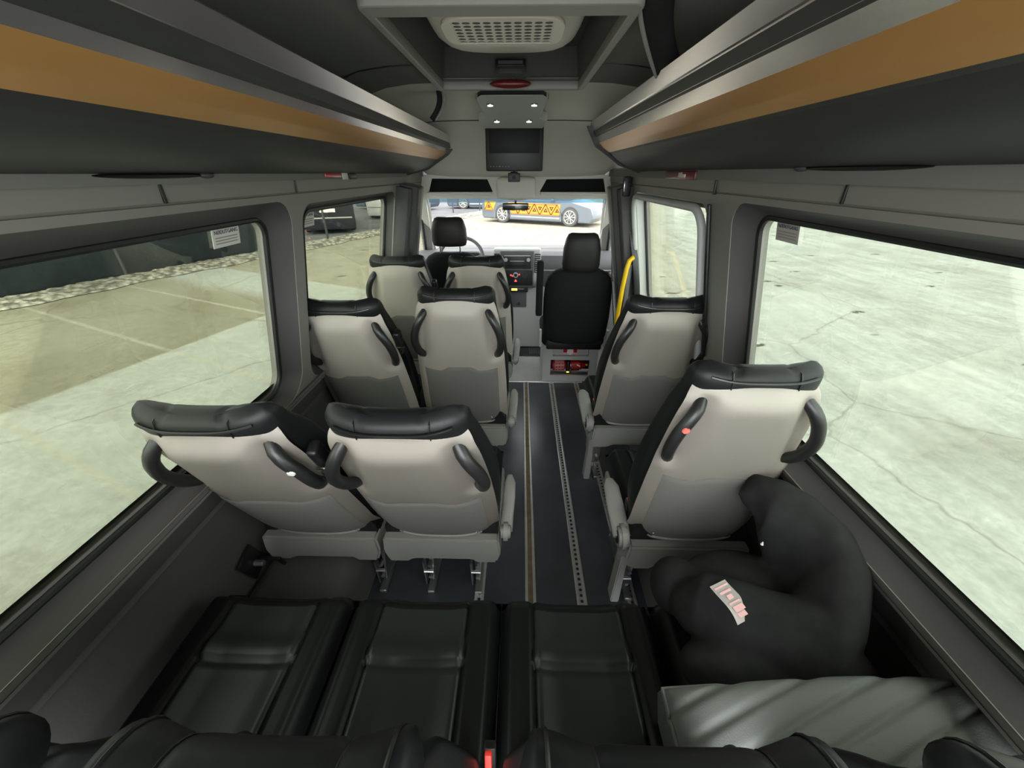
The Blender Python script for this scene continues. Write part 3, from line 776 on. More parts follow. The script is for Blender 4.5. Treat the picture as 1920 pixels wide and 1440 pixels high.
# mirror
t = thing('rear_view_mirror', 'small rear-view mirror hanging under its pale mount at the top of the windscreen', 'mirror', (0, 3.34, 1.40))
b = MB(); b.ell((0, 0, .012), (.155, .06, .030), 24); b.box((0, -.04, .015), (.10, .05, .030), .01); b.build('mirror_mount', 'white', t)
b = MB(); b.box((.0, -.015, -.060), (.205, .025, .052), .011, 4, rot=Matrix.Rotation(R(12), 4, 'X')); q = b.build('mirror_housing', 'black', t)
b = MB(); b.box((.0, -.0285, -.063), (.188, .003, .038), .0012, rot=Matrix.Rotation(R(12), 4, 'X')); b.build('mirror_glass', 'chrome', q)
b = MB(); b.cyl((0, 0, -.015), .008, .04, 'z', 10); b.build('mirror_stem', 'black', t)
# ------------------------------------------------------------------ dashboard
t = thing('dashboard', 'dark grey dashboard with pale centre console, radio and heater controls', 'dashboard', (0, 3.68, 0))
def D(c, d, m, name, r=.006, par=None, seg=3):
    b = MB(); b.box(c, d, r, seg); return b.build(name, m, par or t)
b = MB(); b.loft([[Vector((sx*.93 if 0 else x, y, z)) for y, z in ((.0, .72), (-.02, .80), (.02, .90), (.08, .925), (.66, .86), (.66, .40), (.1, .45), (.02, .62))] for x in (-.93, -.19, -.188, .20, .202, .93)])
b.build('dash_top', 'dash', t, ang=40)
D((-.35, -.008, .775), (.28, .02, .012), 'dashl', 'trim_strip'); D((.57, -.008, .775), (.70, .02, .012), 'dashl', 'trim_strip')
cs = D((.013, .0, .80), (.435, .10, .345), 'dashl', 'centre_console', .02)
D((.013, -.052, .785), (.305, .02, .34), 'dash', 'stack_panel', .006, cs)
for x in (-.172, .200):
    v = D((x, -.05, .845), (.052, .012, .17), 'dashd', 'air_vent', .004)
    b = MB()
    for k in range(9): b.box((x, -.057, .775+k*.0175), (.046, .008, .005), .001)
    b.build('vent_slats', 'dashl', v); D((x, -.064, .835), (.018, .012, .016), 'dashd', 'vent_knob', .003, v)
ra = D((.013, -.062, .862), (.255, .02, .125), 'dashd', 'radio', .005)
D((.013, -.073, .838), (.17, .004, .038), 'black', 'display', .002, ra)
D((.013, -.073, .868), (.13, .004, .006), 'dashl', 'radio_slot', .001, ra)
for x in (-.09, .115):
    b = MB(); b.cyl((x, -.078, .88), .017, .014, 'y', 20, bev=.003); b.build('radio_knob', 'dashl', ra)
D((.013, -.072, .915), (.24, .006, .008), 'dashl', 'chrome_line', .002, ra)
hp = D((.02, -.062, .715), (.27, .02, .135), 'black', 'heater_panel', .004)
b = MB(); b.cyl((.0, -.078, .745), .024, .018, 'y', 24, bev=.003); b.build('heater_dial', 'alu', hp)
b = MB(); b.cyl((.0, -.088, .745), .015, .006, 'y', 20); b.build('dial_centre', 'black', hp)
b = MB(); b.cyl((.085, -.074, .742), .026, .012, 'y', 24, bev=.003); b.build('fan_dial', 'dashd', hp)
b = MB()
for x, z, w in ((-.045, .742, .012), (-.03, .735, .01), (.034, .748, .01)): b.box((x, -.0735, z), (w, .002, .012), .0008)
b.build('red_symbols', 'rled', hp)
b = MB(); b.prism([(-.012, .683), (.012, .683), (0, .705)], -.0745, -.0725); b.build('hazard_button', 'rled', hp)
sw = D((.03, -.055, .605), (.17, .02, .05), 'black', 'switch_row', .003)
D((-.012, -.067, .607), (.055, .006, .02), 'yglow', 'yellow_button', .002, sw)
D((.05, -.066, .612), (.055, .003, .004), 'dashl', 'switch_mark', .001, sw)
b = MB(); b.prism([(-.16, .58), (.28, .62), (.30, .30), (.30, .0), (-.16, .0)], -.02, .4, bev=.012); lc = b.build('lower_console', 'dashl', t)
b = MB(); b.box((.03, -.024, .50), (.15, .012, .15), .006); b.build('storage_flap', 'dash', lc)
b = MB(); b.cyl((.03, -.032, .46), .016, .012, 'y', 16, bev=.002); b.build('socket', 'dashd', lc)
b = MB(); b.cyl((.225, -.06, .68), .022, .05, 'y', 18, bev=.005); b.build('gear_knob', 'dashl', t)
ins = D((-.50, .0, .89), (.36, .12, .11), 'dashd', 'instrument_hood', .03)
# steering wheel
t = thing('steering_wheel', 'dark grey steering wheel in front of the driver seat', 'steering wheel', (-.485, 3.52, .90), rot=(R(58), 0, 0))
b = MB(); b.tube([(.198*math.cos(2*math.pi*k/40), .198*math.sin(2*math.pi*k/40), 0) for k in range(40)], .0155, 12, closed=True); b.build('rim', 'dash', t)
b = MB(); b.box((0, -.01, -.02), (.17, .13, .06), .03, 4); b.build('hub', 'dashd', t)
for a in (8, 172, 250, 290):
    b = MB(); c = Vector((math.cos(R(a)), math.sin(R(a)), 0)); b.tube([c*.06+Vector((0,0,-.02)), c*.13+Vector((0,0,-.015)), c*.195], .015, 8, flat=.5); b.build('spoke', 'dash', t)
b = MB(); b.cyl((0, 0, -.12), .045, .2, 'z', 16); b.build('column', 'dashd', t)
# ------------------------------------------------------------------ cab seats
def cab_seat(name, label, x, y, zb, w, zt, hw, hz0, hz1, posts, tilt=9, headcol='cabhead'):
    t = thing(name, label, 'seat', (x, y, zb), group='black cab seats')
    rt = (R(tilt), 0, 0); H = zt-zb
    b = MB(); rings = []
    for t_, sc, dp in ((0, .80, .09), (.03, .92, .12), (.10, .97, .13), (.35, 1, .14), (.60, 1, .14), (.78, .97, .13), (.88, .90, .12), (.95, .76, .10), (.99, .55, .07), (1.0, .35, .04)):
        r = []
        for k in range(36):
            a = 2*math.pi*k/36; c, s_ = math.cos(a), math.sin(a); px = abs(c)**.5*(1 if c > 0 else -1); py = abs(s_)**.6*(1 if s_ > 0 else -1)
            r.append(Vector((w/2*sc*px, .07+dp/2*py+.03*px*px, H*t_)))
        rings.append(r)
    b.loft(rings); b.build('backrest', 'cabfab', t, rot=rt, ang=80)
    b = MB(); rings = []; h = hz1-hz0
    for t_, sc, dp in ((0, .82, .05), (.04, .93, .09), (.2, 1, .11), (.6, .97, .11), (.85, .86, .10), (.96, .76, .07), (1, .6, .03)):
        r = []
        for k in range(32):
            a = 2*math.pi*k/32; c, s_ = math.cos(a), math.sin(a); px = abs(c)**.45*(1 if c > 0 else -1); py = abs(s_)**.6*(1 if s_ > 0 else -1)
            r.append(Vector((hw/2*sc*px, .06+dp/2*py+.02*px*px, (hz0-zb)+h*t_)))
        rings.append(r)
    b.loft(rings); b.build('headrest', headcol, t, rot=rt, ang=80)
    if posts:
        for sx in (-.075, .075):
            b = MB(); b.cyl((sx, .07, (zt+hz0)/2-zb), .006, hz0-zt+.07, 'z', 10); b.build('headrest_post', 'chrome', t, rot=rt)
    return t
dv = cab_seat('driver_seat', 'black driver seat with its headrest raised on two posts, behind the steering wheel', -.487, 2.98, .40, .47, 1.04, .262, 1.09, 1.29, True, 3)
b = MB(); b.box((0, .30, -.03), (.50, .50, .13), .05, 4); b.build('seat_cushion', 'cabfab', dv)
b = MB(); b.box((0, .28, -.25), (.42, .42, .31), .02); b.build('seat_base', 'dashl', dv)
b = MB(); b.box((.262, .02, .22), (.022, .03, .07), .006); b.build('belt_buckle', 'black', dv)
ps = cab_seat('front_passenger_seat', 'black front passenger seat with grey base box holding a fire extinguisher', .468, 2.74, .41, .50, .975, .262, .955, 1.215, False, 3)
b = MB(); b.box((0, .34, .0), (.50, .48, .13), .05, 4); b.build('seat_cushion', 'cabfab', ps)
b = MB(); b.box((0, .10, -.01), (.43, .10, .10), .012); b.build('lower_back', 'black', ps)
b = MB(); b.box((-.283, .06, .42), (.048, .07, .40), .014, 3); b.build('armrest', 'cabfab', ps)
b = MB(); b.mi = 0
b.curve([[(-.228, -.41), (.222, -.41), (.222, -.06), (.12, -.06), (.10, -.07), (-.10, -.07), (-.12, -.06), (-.228, -.06)], [(-.165, -.355), (.165, -.355), (.165, -.205), (-.165, -.205)], rrect(-.15, -.175, .15, -.10, .01, 3)], .02, bev=.003, mtx=Matrix.Translation((0, .19, 0)) @ Matrix.Rotation(R(90), 4, 'X'))
b.box((-.222, .40, -.235), (.014, .42, .35), .002); b.box((.222, .40, -.235), (.014, .42, .35), .002)
b.box((0, .205, -.137), (.31, .01, .085), .002)
b.mi = 1; b.box((0, .42, -.28), (.42, .012, .25), 0); b.box((0, .30, -.195), (.42, .24, .01), 0)
bx = b.build('seat_base', ['dashl', 'black'], ps)
b = MB(); b.box((-.005, .198, -.135), (.125, .002, .055), .0008); q = b.build('warning_sticker', 'pink', bx)
b = MB(); b.box((-.045, .1965, -.128), (.03, .001, .036), 0); b.box((.038, .1965, -.128), (.03, .001, .036), 0); b.build('red_print', 'red', q)
b = MB(); b.cyl((-.003, .1965, -.142), .026, .001, 'y', 20); b.build('white_disc', 'label', q)
for sx, nm in ((-1, 'l'), (1, 'r')):
    b = MB(); b.box((sx*.262, .10, .02), (.02, .05, .14), .006); b.build('side_bracket', 'dashl', ps)
# fire extinguisher lying in the base box
t = thing('fire_extinguisher', 'small red fire extinguisher lying in the base of the front passenger seat', 'fire extinguisher', (.46, 3.02, .055))
b = MB(); b.cyl((-.075, 0, .055), .052, .13, 'x', 28, bev=.018); b.cyl((.065, 0, .055), .050, .10, 'x', 28, bev=.015)
b.tube([(.11, 0, .055), (.135, 0, .055), (.155, 0, .055)], [.045, .03, .018], 16); b.build('cylinder', 'red', t)
b = MB(); b.box((.003, 0, .055), (.035, .112, .112), .02); b.build('strap', 'black', t)
b = MB(); b.cyl((-.072, 0, .055), .0527, .075, 'x', 28); b.build('print_band', 'pink', t)
b = MB()
for k in range(3):
    for z in (.035, .06, .083): b.box((-.098+k*.026, -.0545+abs(z-.055)*.35, z), (.018, .004, .012), .001)
b.build('label_print', 'red', t)
b = MB(); b.box((.09, -.047, .07), (.035, .006, .01), .002, rot=Matrix.Rotation(R(30), 4, 'Y')); b.build('white_mark', 'label', t)
b = MB(); b.cyl((.163, -.0, .058), .013, .022, 'x', 14, bev=.003); b.build('yellow_tip', 'yellow', t)
b = MB(); b.box((.0, -.055, .012), (.022, .006, .010), .002); b.build('yellow_seal', 'yglow', t)  # the seal is no lamp, its glow is put into the material
# driver seat belt on the left pillar and passenger belt on the right
for sx, x, lab in ((-1, -.715, 'black seat belt with its guide on the left door pillar'), (1, .715, 'black seat belt with its guide on the right door pillar')):
    t = thing('seat_belt', lab, 'seat belt', (x, 2.93, 1.15))
    b = MB(); b.box((0, 0, 0), (.02, .03, .07), .006); b.build('belt_guide', 'black', t)
    b = MB(); b.loft([[Vector((-sx*.012, -.02, -.02)), Vector((-sx*.012, .025, -.02))], [Vector((sx*.02, -.02, -.30)), Vector((sx*.02, .025, -.30))], [Vector((sx*.08, -.02, -.65)), Vector((sx*.08, .025, -.65))]], caps=False, closed_ring=False)
    b.build('webbing', 'black', t)
t = thing('belt_anchor', 'black belt anchor block high on the right door pillar', 'seat belt', (.685, 2.64, 1.50))
b = MB(); b.box((0, 0, 0), (.05, .05, .11), .010); b.build('anchor_cover', 'black', t)
b = MB(); b.box((-.02, -.027, .0), (.006, .006, .06), .002); b.build('chrome_edge', 'chrome', t)
# yellow grab rail
t = thing('grab_rail', 'yellow grab rail beside the sliding door entrance', 'rail', (.742, 2.58, .5))
b = MB(); b.tube([(-.02, 0, .0), (-.022, 0, .2), (-.014, 0, .40), (-.004, 0, .52), (.008, .0, .575), (.024, .0, .592), (.038, .02, .575), (.045, .05, .54)], .0155, 12); b.build('rail_tube', 'yellow', t, ang=60)
b = MB(); b.cyl((.016, -.015, .20), .014, .012, 'y', 16, bev=.003); b.build('stop_button', 'rled', t)
b = MB(); b.box((.02, .02, .27), (.03, .03, .56), .006); b.build('rail_mount', 'dash', t)
# ------------------------------------------------------------------ child booster and quilted pad on the right rear seat
t = thing('child_booster_seat', 'black fabric child booster seat tipped over on the right rear bench seat', 'booster seat', (.66, .60, .47))
b = MB()
def L3(p): return Vector((p[0]-.66, p[1]-.60, p[2]-.47))
path = [((.70,.82,.745),(.03,.02)), ((.73,.83,.755),(.085,.05)), ((.765,.805,.735),(.095,.085)), ((.80,.76,.70),(.10,.12)), ((.835,.68,.66),(.085,.15)), ((.820,.60,.635),(.075,.16)), ((.765,.53,.610),(.075,.15)), ((.73,.51,.60),(.09,.12)), ((.65,.54,.595),(.095,.10)), ((.575,.58,.60),(.085,.09)), ((.51,.62,.585),(.07,.09)), ((.47,.65,.56),(.03,.04))]
rings = []; C3 = [L3(p) for p, r in path]
for i, c in enumerate(C3):
    tn = (C3[min(i+1, len(C3)-1)]-C3[max(i-1, 0)]); tn.z = 0; tn.normalize(); nn = Vector((tn.y, -tn.x, 0)); rr = path[i][1]
    rings.append([c+nn*rr[0]*math.cos(2*math.pi*k/20)+Vector((0, 0, rr[1]*math.sin(2*math.pi*k/20))) for k in range(20)])
b.loft(rings)
b.ell(L3((.67, .66, .545)), (.18, .14, .085), 24)       # the seat hollow between the arms
b.ell(L3((.60, .485, .545)), (.17, .085, .075), 24)
b.ell(L3((.74, .47, .56)), (.12, .09, .09), 24)
b.ell(L3((.50, .70, .53)), (.07, .08, .08), 18)
bo = b.build('booster_cover', 'fabric', t, ang=180)
q = bo.modifiers.new('r', 'REMESH'); q.mode = 'VOXEL'; q.voxel_size = .008; q.use_smooth_shade = True
q = bo.modifiers.new('s', 'SMOOTH'); q.factor = .5; q.iterations = 6
lm = Matrix.Translation(L3((.553, .560, .688))) @ Matrix.Rotation(R(24), 4, 'Z') @ Matrix.Rotation(R(14), 4, 'X')
b = MB(); b.grid(8, 16, lambda i, j: lm @ Vector(((i-.5)*.050, (j-.5)*.088, .003*math.sin(j*6)-.008*(j-.5)**2*4)), thick=.0008)
lb = b.build('care_label', 'label', t)
b = MB()
for k, (w, h) in enumerate(((.040, .004), (.034, .005), (.016, .010), (.034, .004), (.03, .012), (.026, .010))):
    y = .034-k*.013
    p = lm @ Vector((0, y, .0018+.003*math.sin((y/.088+.5)*6)-.008*(y/.088)**2*4)); b.box(p, (w, h, .0006), 0, rot=lm.to_3x3().to_4x4())
b.build('label_print', 'pink', lb)
b = MB(); b.cyl(L3((.69, .70, .715)), .004, .01, 'z', 8, r2=.001); b.build('white_tag', 'label', t)
t = thing('quilted_pad', 'light grey quilted pad lying behind the black booster on the right rear seat', 'cushion', (.655, .335, .455))
def pad(i, j):
    # i across (x), j from back to front
    u = 2*i-1; v = 2*j-1
    x = .30*u; y = .085*v*(1-.25*max(0, u)**2)+.01*u
    e = max(0, 1-abs(u)**5)*max(0, 1-abs(v)**4); z = .185+.03*u+.045*e**.5
    for k in (-.9, -.55, -.2, .15, .5): z -= .010*math.exp(-((u*.6-v*.5-k*.9)/.04)**2)
    return Vector((x, y, z))
b = MB(); b.grid(70, 40, pad)
ed = [pad(i/70, 0) for i in range(71)]+[pad(1, j/40) for j in range(1, 41)]+[pad(i/70, 1) for i in range(69, -1, -1)]+[pad(0, j/40) for j in range(39, 0, -1)]
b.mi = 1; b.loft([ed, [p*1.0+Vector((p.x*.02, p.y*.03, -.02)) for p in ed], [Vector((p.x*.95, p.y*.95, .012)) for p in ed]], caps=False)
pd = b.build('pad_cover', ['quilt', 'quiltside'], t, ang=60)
b = MB(); b.tube(ed, .0045, 6, closed=True); b.build('pad_piping', 'quilt', t)
# ------------------------------------------------------------------ outside
GZ = -.40
def ground_mat():
    m = bpy.data.materials.new('concrete_slabs'); m.use_nodes = True; nt = m.node_tree; b = nt.nodes['Principled BSDF']; b.inputs['Roughness'].default_value = .9
    b.inputs['Specular IOR Level'].default_value = .2
    tc = nt.nodes.new('ShaderNodeTexCoord'); N = nt.nodes.new; Lk = nt.links.new
    def noise(sc, det, rough=.6, dist=0):
        n = N('ShaderNodeTexNoise'); n.inputs['Scale'].default_value = sc; n.inputs['Detail'].default_value = det; n.inputs['Roughness'].default_value = rough; n.inputs['Distortion'].default_value = dist; Lk(tc.outputs['Object'], n.inputs['Vector']); return n.outputs['Fac']
    def ramp(f, a, c0, c1, b_=None):
        r = N('ShaderNodeValToRGB'); r.color_ramp.elements[0].position = a; r.color_ramp.elements[1].position = b_; r.color_ramp.elements[0].color = (*c0, 1); r.color_ramp.elements[1].color = (*c1, 1); Lk(f, r.inputs[0]); return r.outputs[0]
    def mix(f, a, c, mode='MIX', fac=None):
        x = N('ShaderNodeMix'); x.data_type = 'RGBA'; x.blend_type = mode
        if fac is not None: x.inputs[0].default_value = fac
        else: Lk(f, x.inputs[0])
        Lk(a, x.inputs[6]); Lk(c, x.inputs[7]); return x.outputs[2]
    base = ramp(noise(.35, 6), .35, (.19, .172, .118), (.265, .25, .195), .65)
    pale = ramp(noise(1.5, 5), .3, (.30, .31, .275), (.37, .38, .345), .7)
    # paler band of concrete running diagonally: position decides
    sp = N('ShaderNodeSeparateXYZ'); Lk(tc.outputs['Object'], sp.inputs[0])
    def lin(ax, ay, c):
        a = N('ShaderNodeMath'); a.operation = 'MULTIPLY'; a.inputs[1].default_value = ax; Lk(sp.outputs[0], a.inputs[0])
        d = N('ShaderNodeMath'); d.operation = 'MULTIPLY_ADD'; d.inputs[1].default_value = ay; Lk(sp.outputs[1], d.inputs[0]); Lk(a.outputs[0], d.inputs[2])
        e = N('ShaderNodeMath'); e.operation = 'ADD'; e.inputs[1].default_value = c; Lk(d.outputs[0], e.inputs[0]); return e.outputs[0]
    def mr(f, a, b_, smooth=True):
        r = N('ShaderNodeMapRange'); r.inputs['From Min'].default_value = a; r.inputs['From Max'].default_value = b_; Lk(f, r.inputs['Value']); return r.outputs[0]
    right = mr(lin(1, 0, 0), .3, .9)
    left_band = N('ShaderNodeMath'); left_band.operation = 'MULTIPLY'
    # pale strip through (-3.3,4),( -4.5,7.9): between two lines
    l1 = mr(lin(1, -.28, 5.6), -.03, .03)   # right of the outer edge
    l2 = mr(lin(-1, -.28, -.9), -.03, .03)
    Lk(l1, left_band.inputs[0]); Lk(l2, left_band.inputs[1])
    mx = N('ShaderNodeMath'); mx.operation = 'MAXIMUM'; Lk(right, mx.inputs[0]); Lk(l1, mx.inputs[1])
    col = mix(mx.outputs[0], base, pale)
    # front pavers: yellowish
    pav = ramp(noise(3, 4), .3, (.235, .215, .155), (.30, .28, .22), .7)
    fr = mr(lin(.45, 1, -6.0), -.02, .02)
    cb = mr(lin(.45, 1, -4.75), -.25, .25)
    lf = mr(lin(-1, 0, -.3), -.1, .1)
    cbl = N('ShaderNodeMath'); cbl.operation = 'MULTIPLY'; Lk(cb, cbl.inputs[0]); Lk(lf, cbl.inputs[1])
    col = mix(cbl.outputs[0], col, pale)
    rg = mr(lin(1, -.3, 0), .2, 1.6)
    pav = mix(rg, pav, pale)
    col = mix(fr, col, pav)
    # dark wavy paver marks in front
    mp = N('ShaderNodeMapping'); mp.inputs['Scale'].default_value = (1.0, 1.0, 1); mp.inputs['Rotation'].default_value = (0, 0, R(-12)); Lk(tc.outputs['Object'], mp.inputs[0])
    vo = N('ShaderNodeTexVoronoi'); vo.inputs['Scale'].default_value = 1.0; vo.inputs['Randomness'].default_value = .6; vo.distance = 'EUCLIDEAN'
    mp2 = N('ShaderNodeMapping'); mp2.inputs['Scale'].default_value = (.75, 1.9, 1); Lk(mp.outputs[0], mp2.inputs[0]); Lk(mp2.outputs[0], vo.inputs['Vector'])
    dm = mr(vo.outputs['Distance'], .13, .10)
    nz = mr(noise(9, 2), .44, .50)
    mm = N('ShaderNodeMath'); mm.operation = 'MULTIPLY'; Lk(dm, mm.inputs[0]); Lk(nz, mm.inputs[1])
    mm2 = N('ShaderNodeMath'); mm2.operation = 'MULTIPLY'; Lk(mm.outputs[0], mm2.inputs[0]); Lk(fr, mm2.inputs[1])
    dk = N('ShaderNodeRGB'); dk.outputs[0].default_value = (.075, .07, .05, 1)
    col = mix(mm2.outputs[0], col, dk.outputs[0])
    # cracks and joints
    v2 = N('ShaderNodeTexVoronoi'); v2.feature = 'DISTANCE_TO_EDGE'; v2.inputs['Scale'].default_value = .28
    wr = N('ShaderNodeTexNoise'); wr.inputs['Scale'].default_value = 2.6; wr.inputs['Detail'].default_value = 6; Lk(tc.outputs['Object'], wr.inputs['Vector'])
    va = N('ShaderNodeVectorMath'); va.operation = 'MULTIPLY_ADD'; va.inputs[1].default_value = (.35, .35, 0); Lk(wr.outputs['Color'], va.inputs[0]); Lk(tc.outputs['Object'], va.inputs[2]); Lk(va.outputs[0], v2.inputs['Vector'])
    ck = mr(v2.outputs['Distance'], .006, .0)
    ck2 = N('ShaderNodeMath'); ck2.operation = 'MULTIPLY'; ck2.inputs[1].default_value = .4; Lk(ck, ck2.inputs[0])
    dk2 = N('ShaderNodeRGB'); dk2.outputs[0].default_value = (.075, .065, .045, 1)
    col = mix(ck2.outputs[0], col, dk2.outputs[0])
    # pale slab joints on the left side
    jr = N('ShaderNodeRGB'); jr.outputs[0].default_value = (.36, .35, .28, 1)
    for cc in (.75, 2.44, 4.07):
        ab = N('ShaderNodeMath'); ab.operation = 'ABSOLUTE'; Lk(lin(.44, 1, -cc), ab.inputs[0])
        j1 = mr(ab.outputs[0], .045, .02); jm = N('ShaderNodeMath'); jm.operation = 'MULTIPLY'; Lk(j1, jm.inputs[0]); Lk(lf, jm.inputs[1])
        jm2 = N('ShaderNodeMath'); jm2.operation = 'MULTIPLY'; jm2.inputs[1].default_value = .6; Lk(jm.outputs[0], jm2.inputs[0])
        col = mix(jm2.outputs[0], col, jr.outputs[0])
    # stains
    st = mr(noise(.55, 7, .65, .1), .52, .74)
    st2 = N('ShaderNodeMath'); st2.operation = 'MULTIPLY'; st2.inputs[1].default_value = .45; Lk(st, st2.inputs[0])
    dk3 = N('ShaderNodeRGB'); dk3.outputs[0].default_value = (.13, .105, .06, 1)
    col = mix(st2.outputs[0], col, dk3.outputs[0])
    fine = ramp(noise(14, 5, .7), .35, (.86, .86, .86), (1.08, 1.08, 1.08), .65)
    col = mix(None, col, fine, 'MULTIPLY', 1)
    # streaks along the driving direction, right side
    mp3 = N('ShaderNodeMapping'); mp3.inputs['Scale'].default_value = (5.5, .35, 1); mp3.inputs['Rotation'].default_value = (0, 0, R(-38)); Lk(tc.outputs['Object'], mp3.inputs[0])
    ns = N('ShaderNodeTexNoise'); ns.inputs['Scale'].default_value = 1; ns.inputs['Detail'].default_value = 4; Lk(mp3.outputs[0], ns.inputs['Vector'])
    stc = ramp(ns.outputs['Fac'], .35, (.88, .88, .88), (1.07, 1.07, 1.07), .65)
    col = mix(right, col, mix(None, col, stc, 'MULTIPLY', 1))
    Lk(col, b.inputs['Base Color'])
    bp = N('ShaderNodeBump'); bp.inputs['Strength'].default_value = .3; bp.inputs['Distance'].default_value = .01; Lk(noise(9, 6), bp.inputs['Height']); Lk(bp.outputs[0], b.inputs['Normal'])
    return m
M['ground'] = ground_mat()
b = MB(); b.mi = 0
b.ext([(-60, GZ), (60, GZ)], -30, 60, 1)
struct(b.build('ground', 'ground'))
# gravel strip (nobody could count the stones)
A0 = Vector((-11.2, .6, GZ)); A1 = Vector((-5.2, 16.4, GZ))
def gm():
    m = mat('gravel', (.50, .47, .39), .9, bump=1.0, bscale=18, bdist=.05)
    nt = m.node_tree; b = nt.nodes['Principled BSDF']; v = nt.nodes.new('ShaderNodeTexVoronoi'); v.inputs['Scale'].default_value = 9
    tc = nt.nodes.new('ShaderNodeTexCoord'); nt.links.new(tc.outputs['Object'], v.inputs['Vector'])
    r = nt.nodes.new('ShaderNodeValToRGB'); r.color_ramp.elements[0].color = (.42, .40, .33, 1); r.color_ramp.elements[1].color = (.10, .09, .07, 1); r.color_ramp.elements[0].position = .2; r.color_ramp.elements[1].position = .75
    nt.links.new(v.outputs['Distance'], r.inputs[0]); nt.links.new(r.outputs[0], b.inputs['Base Color']); return m
M['gravel'] = gm()
def fdir(): d = (A1-A0); d.z = 0; return d.normalized()
FD = fdir(); FN = Vector((FD.y, -FD.x, 0))     # FN points towards the van
def along(s_, n_=0, z=GZ): p = A0+FD*s_+FN*n_; return Vector((p.x, p.y, z))
LEN = (A1-A0).length+12
b = MB(); rnd = random.Random(3)
def gf(i, j):
    s_ = LEN*i; w = .75+.06*math.sin(s_*2.1)+.05*math.sin(s_*5.3)
    n_ = -.3+(w+.3)*j; return along(s_, n_, GZ+.012+.05*math.sin(math.pi*min(1, max(0, j)))+rnd.uniform(0, .045)*(0 < j < 1))
b.grid(420, 16, gf); g = b.build('gravel_strip', 'gravel', ang=180); g['kind'] = 'stuff'; tag(g, 'strip of pale gravel along the foot of the dark fence', 'gravel')
# tarp-covered fence: panel by panel
FS = [3.3*k for k in range(5)]; EN = 11.9
t = thing('fence', 'fence covered in dark blue-grey tarpaulin beyond the left window', 'fence', tuple(along(6)))
b = MB()
def tf(i, j):
    s_ = (EN+2)*i-2; sag = .05*math.sin(s_*3.1+j*2)+.03*math.sin(s_*7.7+j*5); return along(s_, sag, GZ+.03+1.75*j)-along(6)
b.grid(160, 20, tf, thick=.01); b.build('tarpaulin', 'tarp', t, ang=180)
for s_ in (-1.9, 1.4, 4.7, 8.0, 11.3):
    b = MB(); p = along(s_, .08)-along(6); b.cyl((p.x, p.y, .95), .03, 1.9, 'z', 10); b.build('fence_post', 'pole', t)
for k, s_ in enumerate((13.6, 17.0, 23.4, 25.2)):
    p = along(s_, .05)
    if k > 1: p = (Vector((-3.80, 23.68, GZ)), Vector((-2.36, 24.39, GZ)))[k-2]
    o = MB(); o.cyl((0, 0, 1.1), .035, 2.2, 'z', 10); q = o.build('fence_post', 'pole', loc=tuple(p))
    tag(q, ['bare dark fence post in front of the black van, beyond the second left window', 'bare dark fence post beside the white van, beyond the second left window', 'thin dark post in the left part of the windscreen view', 'thin dark post left of the orange-patterned car'][k], 'post')
